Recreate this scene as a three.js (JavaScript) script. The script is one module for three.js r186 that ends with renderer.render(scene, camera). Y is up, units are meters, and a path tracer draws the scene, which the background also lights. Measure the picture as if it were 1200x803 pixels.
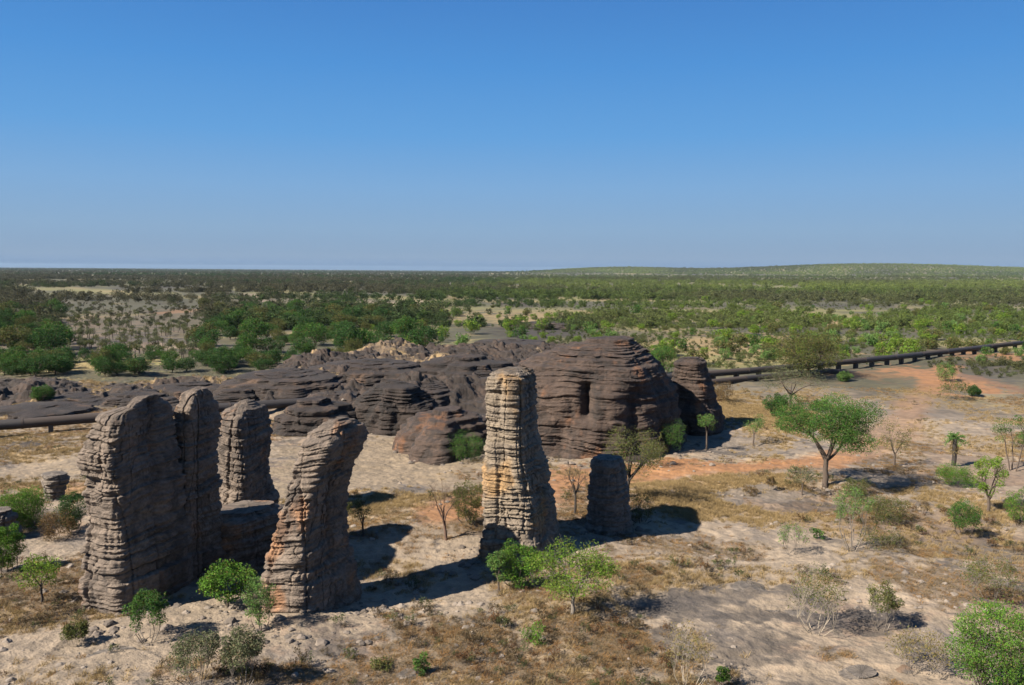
import * as THREE from 'three';
import { mergeGeometries } from 'three/addons/utils/BufferGeometryUtils.js';

// ------------------------------------------------------------------ camera, sky, sun, exposure
const scene = new THREE.Scene();
const EYE = 20, F = 1000, PW = 1200, PH = 803;
const camera = new THREE.PerspectiveCamera(2 * Math.atan(PH / 2 / F) * 180 / Math.PI, 1024 / 685, 0.5, 60000);
camera.position.set(0, EYE, 0);
camera.rotation.order = 'YXZ';
camera.rotation.set(-4.84 * Math.PI / 180, 0, 0.42 * Math.PI / 180);
camera.updateMatrixWorld(true);
const renderer = new THREE.WebGLRenderer({ antialias: true });
renderer.setSize(1024, 685);
renderer.toneMapping = THREE.LinearToneMapping;
const EXPOSURE = 2.75;
renderer.toneMappingExposure = EXPOSURE;
renderer.shadowMap.enabled = true;
renderer.shadowMap.type = THREE.PCFSoftShadowMap;

const lin = (v) => (v /= 255, v <= 0.04045 ? v / 12.92 : ((v + 0.055) / 1.055) ** 2.4);
{ // clear dry-season sky, paler towards the horizon
  const keys = [[-90, 86, 116, 156], [0, 86, 116, 156], [0.2, 92, 122, 162], [0.45, 126, 152, 185], [0.8, 139, 163, 191], [2.65, 139, 171, 203], [5.4, 127, 171, 215], [8.7, 102, 162, 220], [13, 83, 148, 215], [17, 73, 133, 203], [30, 70, 122, 187], [50, 67, 112, 170], [90, 64, 104, 156]]
    .map(([e, r, g, b]) => [e, lin(r), lin(g), lin(b)]);
  const w = 512, h = 1024, data = new Float32Array(w * h * 4);
  for (let j = 0; j < h; j++) {
    const e = (j + 0.5) / h * 180 - 90;
    let k = 0;
    while (k < keys.length - 2 && keys[k + 1][0] < e) k++;
    const t = Math.min(1, Math.max(0, (e - keys[k][0]) / (keys[k + 1][0] - keys[k][0])));
    for (let i = 0; i < w; i++) for (let c = 0; c < 4; c++)
      data[(j * w + i) * 4 + c] = c === 3 ? 1 : (keys[k][c + 1] * (1 - t) + keys[k + 1][c + 1] * t) / EXPOSURE;
  }
  const tex = new THREE.DataTexture(data, w, h, THREE.RGBAFormat, THREE.FloatType);
  tex.mapping = THREE.EquirectangularReflectionMapping;
  tex.magFilter = tex.minFilter = THREE.LinearFilter;
  tex.needsUpdate = true;
  scene.background = tex;
  scene.environment = tex;
}
const SUN_AZ = 59 * Math.PI / 180, SUN_EL = 38 * Math.PI / 180;
const sun = new THREE.DirectionalLight(new THREE.Color().setRGB(1, 0.91, 0.78), 5);
sun.position.set(-Math.sin(SUN_AZ) * Math.cos(SUN_EL), Math.sin(SUN_EL), Math.cos(SUN_AZ) * Math.cos(SUN_EL)).multiplyScalar(200);
sun.target.position.set(0, 0, -90); sun.position.z -= 90;
sun.castShadow = true;
sun.shadow.mapSize.set(4096, 4096);
Object.assign(sun.shadow.camera, { left: -140, right: 140, top: 120, bottom: -120, near: 1, far: 500 });
scene.add(sun, sun.target);
scene.fog = new THREE.FogExp2(new THREE.Color().setRGB(0.58, 0.76, 0.93), 0.000022);

// ------------------------------------------------------------------ noise and helpers
const clamp = (x, a = 0, b = 1) => x < a ? a : x > b ? b : x;
const sstep = (a, b, x) => { x = clamp((x - a) / (b - a)); return x * x * (3 - 2 * x); };
const mix = (a, b, t) => a + (b - a) * t;
function rng(seed) { let s = seed >>> 0 || 1; return () => { s |= 0; s = s + 0x6D2B79F5 | 0; let t = Math.imul(s ^ s >>> 15, 1 | s); t = t + Math.imul(t ^ t >>> 7, 61 | t) ^ t; return ((t ^ t >>> 14) >>> 0) / 4294967296; }; }
function hash(a, b, c = 0) { let h = Math.imul(a, 374761393) ^ Math.imul(b, 668265263) ^ Math.imul(c, 1442695041); h = Math.imul(h ^ h >>> 13, 1274126177); h = Math.imul(h ^ h >>> 16, 2246822519); return ((h ^ h >>> 15) >>> 0) / 4294967296; }
function n2(x, y, s = 0) {
  const ix = Math.floor(x), iy = Math.floor(y); let u = x - ix, v = y - iy;
  u = u * u * (3 - 2 * u); v = v * v * (3 - 2 * v);
  const a = hash(ix, iy, s), b = hash(ix + 1, iy, s), c = hash(ix, iy + 1, s), d = hash(ix + 1, iy + 1, s);
  return (a + (b - a) * u + (c - a) * v + (a - b - c + d) * u * v) * 2 - 1;
}
function fbm(x, y, o = 4, s = 0) { let r = 0, a = 0.5; for (let k = 0; k < o; k++) { r += a * n2(x, y, s + k * 17); const t = x; x = x * 1.63 - y * 1.19 + 7.3; y = t * 1.19 + y * 1.63 - 3.1; a *= 0.5; } return r; }
function n3(x, y, z, s = 0) {
  const k = Math.floor(z); let w = z - k; w = w * w * (3 - 2 * w);
  const a = n2(x, y, s + k * 131), b = n2(x, y, s + (k + 1) * 131);
  return a + (b - a) * w;
}
function fbm3(x, y, z, o = 3, s = 0) { let r = 0, a = 0.5; for (let k = 0; k < o; k++) { r += a * n3(x, y, z, s + k * 29); x = x * 2.03 + 5.1; y = y * 2.03 - 1.7; z = z * 2.03 + 3.3; a *= 0.5; } return r; }
const ridge = (x, y, o, s) => 1 - Math.abs(fbm(x, y, o, s)) * 2.2;

const used = new Map();
function numbered(name) { const k = used.get(name) || 0; used.set(name, k + 1); return k ? `${name}_${String(k).padStart(3, '0')}` : name; }
function shade(o) { o.traverse((m) => { if (m.isMesh) { m.castShadow = true; m.receiveShadow = true; } }); return o; }
function tag(o, label, category, group, kind) {
  if (kind) o.userData.kind = kind;
  if (label) o.userData.label = label;
  if (category) o.userData.category = category;
  if (group) o.userData.group = group;
  return o;
}
function put(name, geometry, material, parent) {
  const m = new THREE.Mesh(geometry, material);
  m.name = parent ? name : numbered(name);
  (parent || scene).add(m);
  return shade(m);
}
function ray(px, py) { return new THREE.Vector3((px - PW / 2) / F, (PH / 2 - py) / F, -1).applyQuaternion(camera.quaternion); }
function at(px, py, D) { const d = ray(px, py); return d.multiplyScalar(-D / d.z).add(camera.position); }
function ground(px, py) {                                         // where the line of sight meets the terrain
  const d = ray(px, py); d.multiplyScalar(-1 / d.z);
  let t = -EYE / d.y;
  for (let k = 0; k < 12; k++) t = mix(t, (height(d.x * t, -t) - EYE) / d.y, 0.7);
  return new THREE.Vector3(d.x * t, height(d.x * t, -t), -t);
}

// ------------------------------------------------------------------ terrain
const PIPE = [[-230, -15], [-110, -74], [-60, -100], [-50, -105.3], [36, -156], [71, -178], [137, -229], [260, -325], [420, -440]];
function pipeDistance(x, z) {
  let best = 1e9;
  for (let k = 0; k < PIPE.length - 1; k++) {
    const [ax, az] = PIPE[k], [bx, bz] = PIPE[k + 1], dx = bx - ax, dz = bz - az;
    const t = clamp(((x - ax) * dx + (z - az) * dz) / (dx * dx + dz * dz));
    best = Math.min(best, Math.hypot(x - ax - dx * t, z - az - dz * t));
  }
  return best;
}
function plateau(x, z) {                                          // the dark sandstone upland behind the pillars
  if (x < -150 || x > 30 || z > -100 || z < -230) return 0;
  const wob = 9 * fbm(x * 0.05, z * 0.05, 3, 91);
  const front = x < -36 ? 122 : x < -8 ? mix(116, 108, (x + 36) / 28) : 104;
  const back = mix(140, 190, sstep(-52, -26, x)), near = sstep(front - 3, front + 7, -z + wob * 0.5), far = 1 - sstep(back - 8, back + 10, -z + wob);
  const side = (1 - sstep(2, 18, x + wob * 0.4 + (z + 130) * 0.18)) * sstep(-140, -100, x + wob);
  return near * far * side;
}
function terrace(v, step, sharp) { const q = v / step, i = Math.floor(q), f = q - i; return (i + sstep(0.5 - 0.5 / sharp, 0.5 + 0.5 / sharp, f)) * step; }
function hills(x, z) {
  const d = Math.hypot(x, z);
  if (d < 900) return 0;
  const g = (cx, cz, rx, rz, h) => h * Math.exp(-(((x - cx) / rx) ** 2) - (((z - cz) / rz) ** 2));
  return sstep(900, 2500, d) * (g(650, -5200, 520, 500, 36) + g(1900, -4600, 900, 700, 58) + g(3400, -5200, 1200, 900, 52) + g(1500, -2600, 900, 500, 9)
    + 3 * fbm(x * 0.0007, z * 0.0007, 3, 5));
}
function blocks(x, z) {                                            // jointed blocks of the dark sandstone standing at uneven heights
  const u = x * 0.55 + 0.9 * n2(x * 0.35, z * 0.35, 301), v = z * 0.42 + 0.9 * n2(x * 0.35 + 9, z * 0.35, 302), i = Math.floor(u), j = Math.floor(v), fu = u - i, fv = v - j;
  const e = Math.min(fu, 1 - fu, fv, 1 - fv), h = hash(i, j, 303);
  return (h * h * 0.75 - 0.1) * sstep(0.02, 0.12, e) - 0.22 * (1 - sstep(0, 0.07, e));
}
function height(x, z) {
  const d = -z;
  let y = 0.55 * fbm(x * 0.028, z * 0.028, 3, 3);
  if (d < 320) {
    const fade = 1 - sstep(180, 320, d);
    const r = fbm(x * 0.075, z * 0.11, 4, 8);
    y += fade * (terrace(r * 1.6, 0.22, 3.2) * 0.62 + 0.05 * fbm(x * 0.8, z * 0.8, 3, 14));
  }
  const w = plateau(x, z);
  if (w > 0) {
    const pd = pipeDistance(x, z), cut = 1 - sstep(-45, -39, x) * (1 - sstep(12, 18, x)), trench = mix(1, sstep(2.2, 6, pd), cut);
    y += (1 - cut) * w * 1.5 * Math.exp(-((pd / 4) ** 2));
    const lump = 0.75 + 1.9 * sstep(112, 178, -z) + 2.7 * fbm(x * 0.06, z * 0.05, 4, 31) + 2.6 * Math.abs(fbm(x * 0.13, z * 0.16, 4, 37));
    y += w * trench * Math.max(0.15, terrace(lump + 0.12 * fbm(x * 0.9, z * 0.9, 2, 43), 0.62, 4.5) * 0.8 + lump * 0.2 + 0.34 * fbm(x * 0.42, z * 0.5, 4, 44) + blocks(x, z));
  }
  if (d < 90) y -= 0.55 * Math.exp(-(((x + 15) / 17) ** 2) - (((z + 46) / 13) ** 2));
  return y + hills(x, z) - 0.1;
}

const C = {                                                       // base colours, linear
  pale: [0.19, 0.148, 0.106], grey: [0.12, 0.097, 0.077], sand: [0.165, 0.125, 0.082], straw: [0.2, 0.138, 0.062], dry: [0.1, 0.07, 0.043],
  laterite: [0.198, 0.095, 0.038], dark: [0.0195, 0.0135, 0.0105], burnt: [0.048, 0.04, 0.035], savanna: [0.118, 0.108, 0.036], scrub: [0.044, 0.04, 0.02], clay: [0.15, 0.1, 0.066],
};
// patches of ground cover: kind, centre and reach on the photograph's ground plane (turned into metres), strength
const PATCHES = [
  ['sand', 470, 545, 150, 32, 1], ['sand', 60, 545, 75, 30, .8], ['sand', 380, 575, 60, 20, .7], ['laterite', 60, 572, 60, 7, .55], ['dark', 30, 521, 42, 8, .75],
  ['laterite', 850, 543, 115, 9, 1], ['laterite', 700, 560, 90, 14, .85], ['laterite', 640, 590, 60, 26, .7], ['laterite', 1098, 440, 46, 16, 1], ['laterite', 1160, 416, 60, 7, .8], ['laterite', 1116, 462, 22, 4, .8], ['laterite', 1000, 440, 60, 8, .4],
  ['straw', 880, 480, 70, 22, 1], ['straw', 860, 565, 100, 12, .9], ['straw', 980, 470, 40, 12, .7], ['straw', 1060, 490, 30, 14, .8], ['straw', 800, 590, 60, 14, .8], ['straw', 1130, 512, 40, 6, .8], ['straw', 730, 560, 60, 10, .6], ['straw', 450, 612, 60, 14, .5],
  ['grey', 900, 575, 50, 8, .9], ['grey', 1010, 475, 40, 14, .8], ['pale', 1090, 500, 90, 22, .7], ['grey', 830, 510, 50, 12, .8], ['dark', 960, 590, 45, 8, .5],
  ['pale', 450, 700, 150, 45, 1], ['pale', 160, 760, 190, 36, .9], ['pale', 920, 655, 90, 26, .9], ['pale', 700, 640, 90, 20, .6], ['pale', 1060, 705, 70, 18, .8], ['pale', 1010, 785, 90, 22, .8],
  ['dry', 560, 770, 170, 34, .6], ['dry', 690, 745, 70, 26, .65], ['dry', 60, 690, 70, 34, .7], ['dry', 350, 790, 120, 18, .55], ['dry', 640, 800, 110, 20, .5], ['straw', 720, 670, 50, 14, .5], ['dry', 800, 640, 90, 18, .5],
  ['burnt', 840, 712, 120, 16, .7], ['pale', 905, 712, 26, 6, .8], ['pale', 850, 716, 14, 4, .7], ['burnt', 1000, 730, 70, 10, .7], ['burnt', 830, 760, 110, 20, .6], ['burnt', 1150, 640, 80, 22, .55], ['burnt', 1080, 560, 70, 14, .45], ['burnt', 770, 705, 60, 12, .6],
  ['dry', 1120, 690, 80, 26, .6], ['clay', 1060, 610, 120, 26, .5], ['clay', 1150, 540, 80, 26, .55], ['burnt', 1110, 478, 80, 10, .4], ['burnt', 1180, 445, 50, 16, .5],
  ['straw', 300, 427, 26, 6, 1], ['straw', 430, 402, 22, 4, .9], ['straw', 520, 430, 24, 5, .9], ['straw', 530, 472, 24, 10, .8], ['straw', 410, 445, 18, 8, .8], ['laterite', 290, 445, 26, 8, .5],
  ['straw', 640, 372, 120, 9, .7], ['straw', 840, 400, 120, 16, .8], ['straw', 960, 378, 120, 5, .8], ['dark', 760, 378, 80, 5, .7], ['dark', 900, 384, 60, 3, .7], ['dark', 600, 392, 60, 10, .6], ['dark', 600, 354, 50, 3, .7],
  ['scrub', 510, 393, 90, 8, .9], ['dark', 650, 388, 70, 7, .8], ['scrub', 300, 408, 150, 18, 1], ['scrub', 300, 426, 150, 22, 1], ['burnt', 130, 385, 170, 36, .8], ['scrub', 90, 440, 150, 10, .9], ['scrub', 120, 360, 240, 12, .9], ['scrub', 760, 392, 70, 5, .7], ['sand', 480, 355, 60, 3, .9], ['sand', 330, 353, 50, 3, .8], ['sand', 285, 346, 36, 1.4, .9], ['dry', 120, 385, 200, 40, .9], ['scrub', 60, 352, 220, 8, .8], ['scrub', 300, 375, 200, 20, .7], ['burnt', 150, 400, 110, 14, .6], ['straw', 90, 372, 30, 3, .4], ['laterite', 200, 365, 24, 3, .5], ['clay', 180, 405, 60, 5, .6], ['clay', 260, 378, 20, 10, .7], ['grey', 40, 353, 50, 0.8, .6], ['sand', 200, 404, 30, 4, .8],
].map(([k, px, py, rx, ry, w]) => {
  const d = ray(px, py); d.multiplyScalar(-1 / d.z);
  const t = -EYE / d.y;
  return { c: C[k], k, x: d.x * t, z: -t, rx: rx * t / F, rz: ry * t * t / (EYE * F), w };
});
const TRACK = [[520, 612], [600, 590], [660, 570], [730, 555], [800, 547], [880, 543], [950, 541], [1010, 527], [1050, 500], [1075, 470], [1092, 448], [1112, 428]].map(([px, py]) => { const d = ray(px, py), t = -EYE / d.y; return [d.x * t, d.z * t]; });
function trackDistance(x, z) {
  if (z > -60 || z < -190 || x < -12 || x > 100) return 99;
  let best = 1e9;
  for (let k = 0; k < TRACK.length - 1; k++) { const [ax, az] = TRACK[k], [bx, bz] = TRACK[k + 1], dx = bx - ax, dz = bz - az, t = clamp(((x - ax) * dx + (z - az) * dz) / (dx * dx + dz * dz)); best = Math.min(best, Math.hypot(x - ax - dx * t, z - az - dz * t)); }
  return best;
}
function blendTo(o, c, t) { o[0] += (c[0] - o[0]) * t; o[1] += (c[1] - o[1]) * t; o[2] += (c[2] - o[2]) * t; }
const cover = { straw: 0, dry: 0 };
function groundColour(x, z, o) {
  const d = -z, a = fbm(x * 0.06, z * 0.06, 4, 51), b = fbm(x * 0.35, z * 0.35, 4, 53), c = d < 200 ? fbm(x * 1.7, z * 1.7, 4, 57) : 0;
  cover.straw = 0; cover.dry = 0;
  if (d < 260) {
    o[0] = C.pale[0]; o[1] = C.pale[1]; o[2] = C.pale[2];
    blendTo(o, C.grey, sstep(-0.15, 0.35, b + 0.3 * c));
    const dry = sstep(0.02, 0.3, a + 0.5 * b + 0.25 * c); blendTo(o, C.dry, dry * 0.75); cover.dry = dry;
    blendTo(o, C.clay, sstep(0.05, 0.3, fbm(x * 0.12 + 40, z * 0.12, 4, 61) + 0.3 * c) * 0.6);
    const straw = sstep(0.1, 0.35, fbm(x * 0.1 - 20, z * 0.13, 4, 63) + 0.4 * c); const ns = straw * mix(0.3, 0.6, sstep(55, 75, d)); blendTo(o, C.straw, ns); cover.straw = ns;
    blendTo(o, C.burnt, sstep(0.17, 0.3, fbm(x * 0.42 + 70, z * 0.5, 5, 65)) * 0.7);
    blendTo(o, C.pale, sstep(0.2, 0.3, fbm(x * 0.25 - 70, z * 0.33, 5, 66)) * 0.8);
  }
  if (d >= 110) {
    const s = [0, 0, 0];
    s[0] = C.savanna[0]; s[1] = C.savanna[1]; s[2] = C.savanna[2];
    blendTo(s, C.straw, sstep(0.05, 0.4, a + 0.5 * b) * 0.6);
    blendTo(s, C.scrub, sstep(-0.28, 0.16, fbm(x * 0.02 + 9, z * 0.02, 4, 67) + 0.5 * b));
    blendTo(s, C.dark, sstep(0.2, 0.36, fbm(x * 0.03 - 50, z * 0.05, 4, 69)) * 0.6);
    const t = d < 260 ? sstep(110, 170, d + 18 * a) : 1;
    if (d >= 260) { o[0] = s[0]; o[1] = s[1]; o[2] = s[2]; } else blendTo(o, s, t);
  }
  for (const p of PATCHES) {
    const u = (x - p.x) / p.rx, v = (z - p.z) / p.rz;
    if (u > 1.7 || u < -1.7 || v > 1.7 || v < -1.7) continue;
    const r = Math.sqrt(u * u + v * v) + 0.85 * a + 0.9 * b + 0.7 * c;
    const t = (1 - sstep(0.65, 1.1, r)) * p.w;
    if (t <= 0) continue;
    blendTo(o, p.c, t);
    if (p.k === 'straw') cover.straw = Math.max(cover.straw, t); else if (p.k === 'dry') cover.dry = Math.max(cover.dry, t); else { cover.straw *= 1 - t; cover.dry *= 1 - t; }
  }
  const tr = trackDistance(x, z);
  if (tr < 6) { const t = (1 - sstep(1.6, 3.6, tr + 1.6 * b + 0.8 * c)) * mix(0.9, 0.4, sstep(34, 44, x) * (1 - sstep(68, 78, x))); blendTo(o, C.laterite, t); cover.straw *= 1 - t; cover.dry *= 1 - t; }
  const w = plateau(x, z);
  if (w > 0.02) {
    const t = sstep(0.05, 0.5, w + 0.3 * b);
    blendTo(o, C.dark, t);
    blendTo(o, [0.038, 0.0245, 0.0175], t * sstep(-0.1, 0.3, b + 0.4 * c) * 0.7);
    const straw = sstep(x < -38 ? 0.12 : 0.2, x < -38 ? 0.24 : 0.29, fbm(x * 0.13 + 7, z * 0.09, 4, 83) + 0.2 * c) * t; blendTo(o, C.dry, straw * 0.9); blendTo(o, C.straw, straw * sstep(0.05, 0.35, b + 0.15) * 0.6);
    cover.straw = straw * 0.8; cover.dry = 0;
  }
  const g = 1 + 0.46 * c + 0.16 * b + (d < 130 ? 0.22 * (hash(Math.floor(x * 17), Math.floor(z * 17), 3) - 0.5) : 0);
  o[0] *= g; o[1] *= g; o[2] *= g;
  return o;
}
function sheet(name, label, x0, x1, z0, z1, nx, nz, tw, th, lower, edge) {
  const pos = new Float32Array((nx + 1) * (nz + 1) * 3), uv = new Float32Array((nx + 1) * (nz + 1) * 2), uv1 = uv, idx = [];
  for (let j = 0; j <= nz; j++) for (let i = 0; i <= nx; i++) {
    const x = mix(x0, x1, i / nx), z = mix(z0, z1, j / nz), k = j * (nx + 1) + i;
    pos[k * 3] = x; pos[k * 3 + 1] = height(x, z) - (typeof lower === 'function' ? lower(x, z) : lower); pos[k * 3 + 2] = z;
    uv[k * 2] = i / nx; uv[k * 2 + 1] = j / nz;
    if (i < nx && j < nz) idx.push(k, k + 1, k + nx + 1, k + 1, k + nx + 2, k + nx + 1);
  }
  const g = new THREE.BufferGeometry();
  g.setAttribute('position', new THREE.BufferAttribute(pos, 3));
  g.setAttribute('uv', new THREE.BufferAttribute(uv, 2));
  const N = new Uint32Array(idx); g.setIndex(new THREE.BufferAttribute(z1 < z0 ? N : N, 1));
  if (z1 < z0) for (let k = 0; k < N.length; k += 3) { const t = N[k + 1]; N[k + 1] = N[k + 2]; N[k + 2] = t; }
  g.computeVertexNormals();
  const nrm = g.attributes.normal; if (nrm.getY(0) < 0) { for (let k = 0; k < N.length; k += 3) { const t = N[k + 1]; N[k + 1] = N[k + 2]; N[k + 2] = t; } g.computeVertexNormals(); }
  const data = new Uint8Array(tw * th * 4), bump = new Uint8Array(tw * th * 4), o = [0, 0, 0];
  const enc = (v) => Math.round(255 * clamp(v <= 0.0031308 ? v * 12.92 : 1.055 * v ** (1 / 2.4) - 0.055));
  for (let j = 0; j < th; j++) for (let i = 0; i < tw; i++) {
    const x = mix(x0, x1, (i + .5) / tw), z = mix(z0, z1, (j + .5) / th), k = (j * tw + i) * 4;
    groundColour(x, z, o);
    data[k] = enc(o[0]); data[k + 1] = enc(o[1]); data[k + 2] = enc(o[2]); data[k + 3] = 255;
    if (edge) { const v = clamp(0.5 + 0.5 * fbm(x * 2.6, z * 2.6, 4, 97) + 0.18 * (hash(i, j, 9) - .5)) * 255; bump[k] = bump[k + 1] = bump[k + 2] = v; bump[k + 3] = 255; }
  }
  const tex = (a, srgb) => { const t = new THREE.DataTexture(a, tw, th); t.magFilter = t.minFilter = THREE.LinearFilter; if (srgb) t.colorSpace = THREE.SRGBColorSpace; t.needsUpdate = true; return t; };
  const m = new THREE.MeshStandardMaterial({ map: tex(data, true), roughness: 0.95, metalness: 0 });
  if (edge) { m.bumpMap = tex(bump, false); m.bumpScale = edge; }
  return tag(put(name, g, m), label, 'ground', null, 'structure');
}
sheet('rocky_ground', 'pale bare rock and dry ground round the pillars', -46, 46, -24, -66, 400, 240, 2048, 1152, 0, 0.16);
sheet('sandy_ground', 'sandy and grassy ground between pillars and dark rocks', -80, 80, -65.9, -116, 460, 220, 2048, 1024, 0.03, 0.16);
sheet('rock_upland', 'rugged dark sandstone upland behind the pillars', -112, 34, -115.8, -210, 520, 330, 1536, 896, 0.045, 0.2);
sheet('savanna_ground', 'savanna ground round and beyond the dark upland', -330, 330, -115.9, -470, 420, 300, 1536, 896, (x, z) => x > -109 && x < 31 && z > -206 && z < -118 ? 4 : 0.08, 0);
{ // the plain out to the horizon
  const xs = [], pos = [], col = [], idx = [], o = [0, 0, 0];
  const R = [6, 20, 40, 60, 80, 105, 130, 160, 200, 250, 310, 380, 460], S = 480; for (let r = 520; r < 17500; r *= 1.075) R.push(r);
  for (const r of R) for (let k = 0; k < S; k++) {
    const a = k / S * Math.PI * 2, x = r * Math.sin(a), z = -r * Math.cos(a);
    const inside = x > -320 && x < 320 && z > -460 && z < -20 ? (r < 400 ? 4 : 2.2) : r < 480 ? 1.2 : 0.25;
    pos.push(x, (r < 700 ? Math.min(height(x, z), 0.4) : height(x, z)) - inside, z);
    groundColour(x, Math.min(z, -300) , o); col.push(o[0], o[1], o[2]);
  }
  for (let i = 0; i < R.length - 1; i++) for (let k = 0; k < S; k++) { const a = i * S + k, b = i * S + (k + 1) % S; idx.push(a, b, a + S, b, b + S, a + S); }
  const c = pos.length / 3; pos.push(0, -4, 0); col.push(.2, .16, .1);
  for (let k = 0; k < S; k++) idx.push(c, (k + 1) % S, k);
  const g = new THREE.BufferGeometry();
  g.setAttribute('position', new THREE.Float32BufferAttribute(pos, 3)); g.setAttribute('color', new THREE.Float32BufferAttribute(col, 3)); g.setIndex(idx); g.computeVertexNormals();
  if (g.attributes.normal.getY(500) < 0) { for (let k = 0; k < idx.length; k += 3) { const t = idx[k + 1]; idx[k + 1] = idx[k + 2]; idx[k + 2] = t; } g.setIndex(idx); g.computeVertexNormals(); }
  tag(put('plain', g, new THREE.MeshStandardMaterial({ vertexColors: true, roughness: 1 })), 'wide wooded plain reaching to the horizon', 'plain', null, 'structure');
}
console.log('terrain done');

// ------------------------------------------------------------------ layered sandstone rocks
function stoneBump() {
  const n = 512, data = new Uint8Array(n * n * 4);
  const per = (x, y, f, s) => { const X = x * f, Y = y * f, ix = Math.floor(X), iy = Math.floor(Y); let u = X - ix, v = Y - iy; u = u * u * (3 - 2 * u); v = v * v * (3 - 2 * v); const H = (a, b) => hash(((a % f) + f) % f, ((b % f) + f) % f, s); return mix(mix(H(ix, iy), H(ix + 1, iy), u), mix(H(ix, iy + 1), H(ix + 1, iy + 1), u), v); };
  for (let j = 0; j < n; j++) for (let i = 0; i < n; i++) {
    const x = i / n, y = j / n, k = (j * n + i) * 4;
    const v = 0.3 * per(x, y, 8, 1) + 0.3 * per(x, y, 24, 2) + 0.25 * per(x, y, 64, 3) + 0.15 * per(x, y, 128, 4);
    data[k] = data[k + 1] = data[k + 2] = v * 255; data[k + 3] = 255;
  }
  const t = new THREE.DataTexture(data, n, n); t.wrapS = t.wrapT = THREE.RepeatWrapping; t.magFilter = t.minFilter = THREE.LinearFilter; t.needsUpdate = true;
  return t;
}
const stone = new THREE.MeshStandardMaterial({ vertexColors: true, roughness: 0.93, bumpMap: stoneBump(), bumpScale: 0.12 });
const PAL = {
  pillar: { base: [0.103, 0.08, 0.063], alt: [0.146, 0.112, 0.086], fresh: [0.2, 0.102, 0.05], dark: [0.026, 0.021, 0.019], freshAt: 0.4, darkAt: 0.06 },
  ochre: { base: [0.138, 0.11, 0.083], alt: [0.18, 0.141, 0.098], fresh: [0.245, 0.148, 0.064], dark: [0.03, 0.025, 0.022], freshAt: 0.24, darkAt: 0.1 },
  dome: { base: [0.04, 0.026, 0.0195], alt: [0.06, 0.039, 0.028], fresh: [0.125, 0.056, 0.025], dark: [0.011, 0.009, 0.008], freshAt: 0.36, darkAt: 0.05 },
  black: { base: [0.0195, 0.0135, 0.0108], alt: [0.032, 0.0215, 0.0165], fresh: [0.07, 0.042, 0.026], dark: [0.008, 0.0065, 0.006], freshAt: 0.36, darkAt: 0.1 },
  grey: { base: [0.1, 0.085, 0.072], alt: [0.128, 0.105, 0.085], fresh: [0.16, 0.1, 0.06], dark: [0.035, 0.029, 0.026], freshAt: 0.4, darkAt: 0.25 },
};
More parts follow.
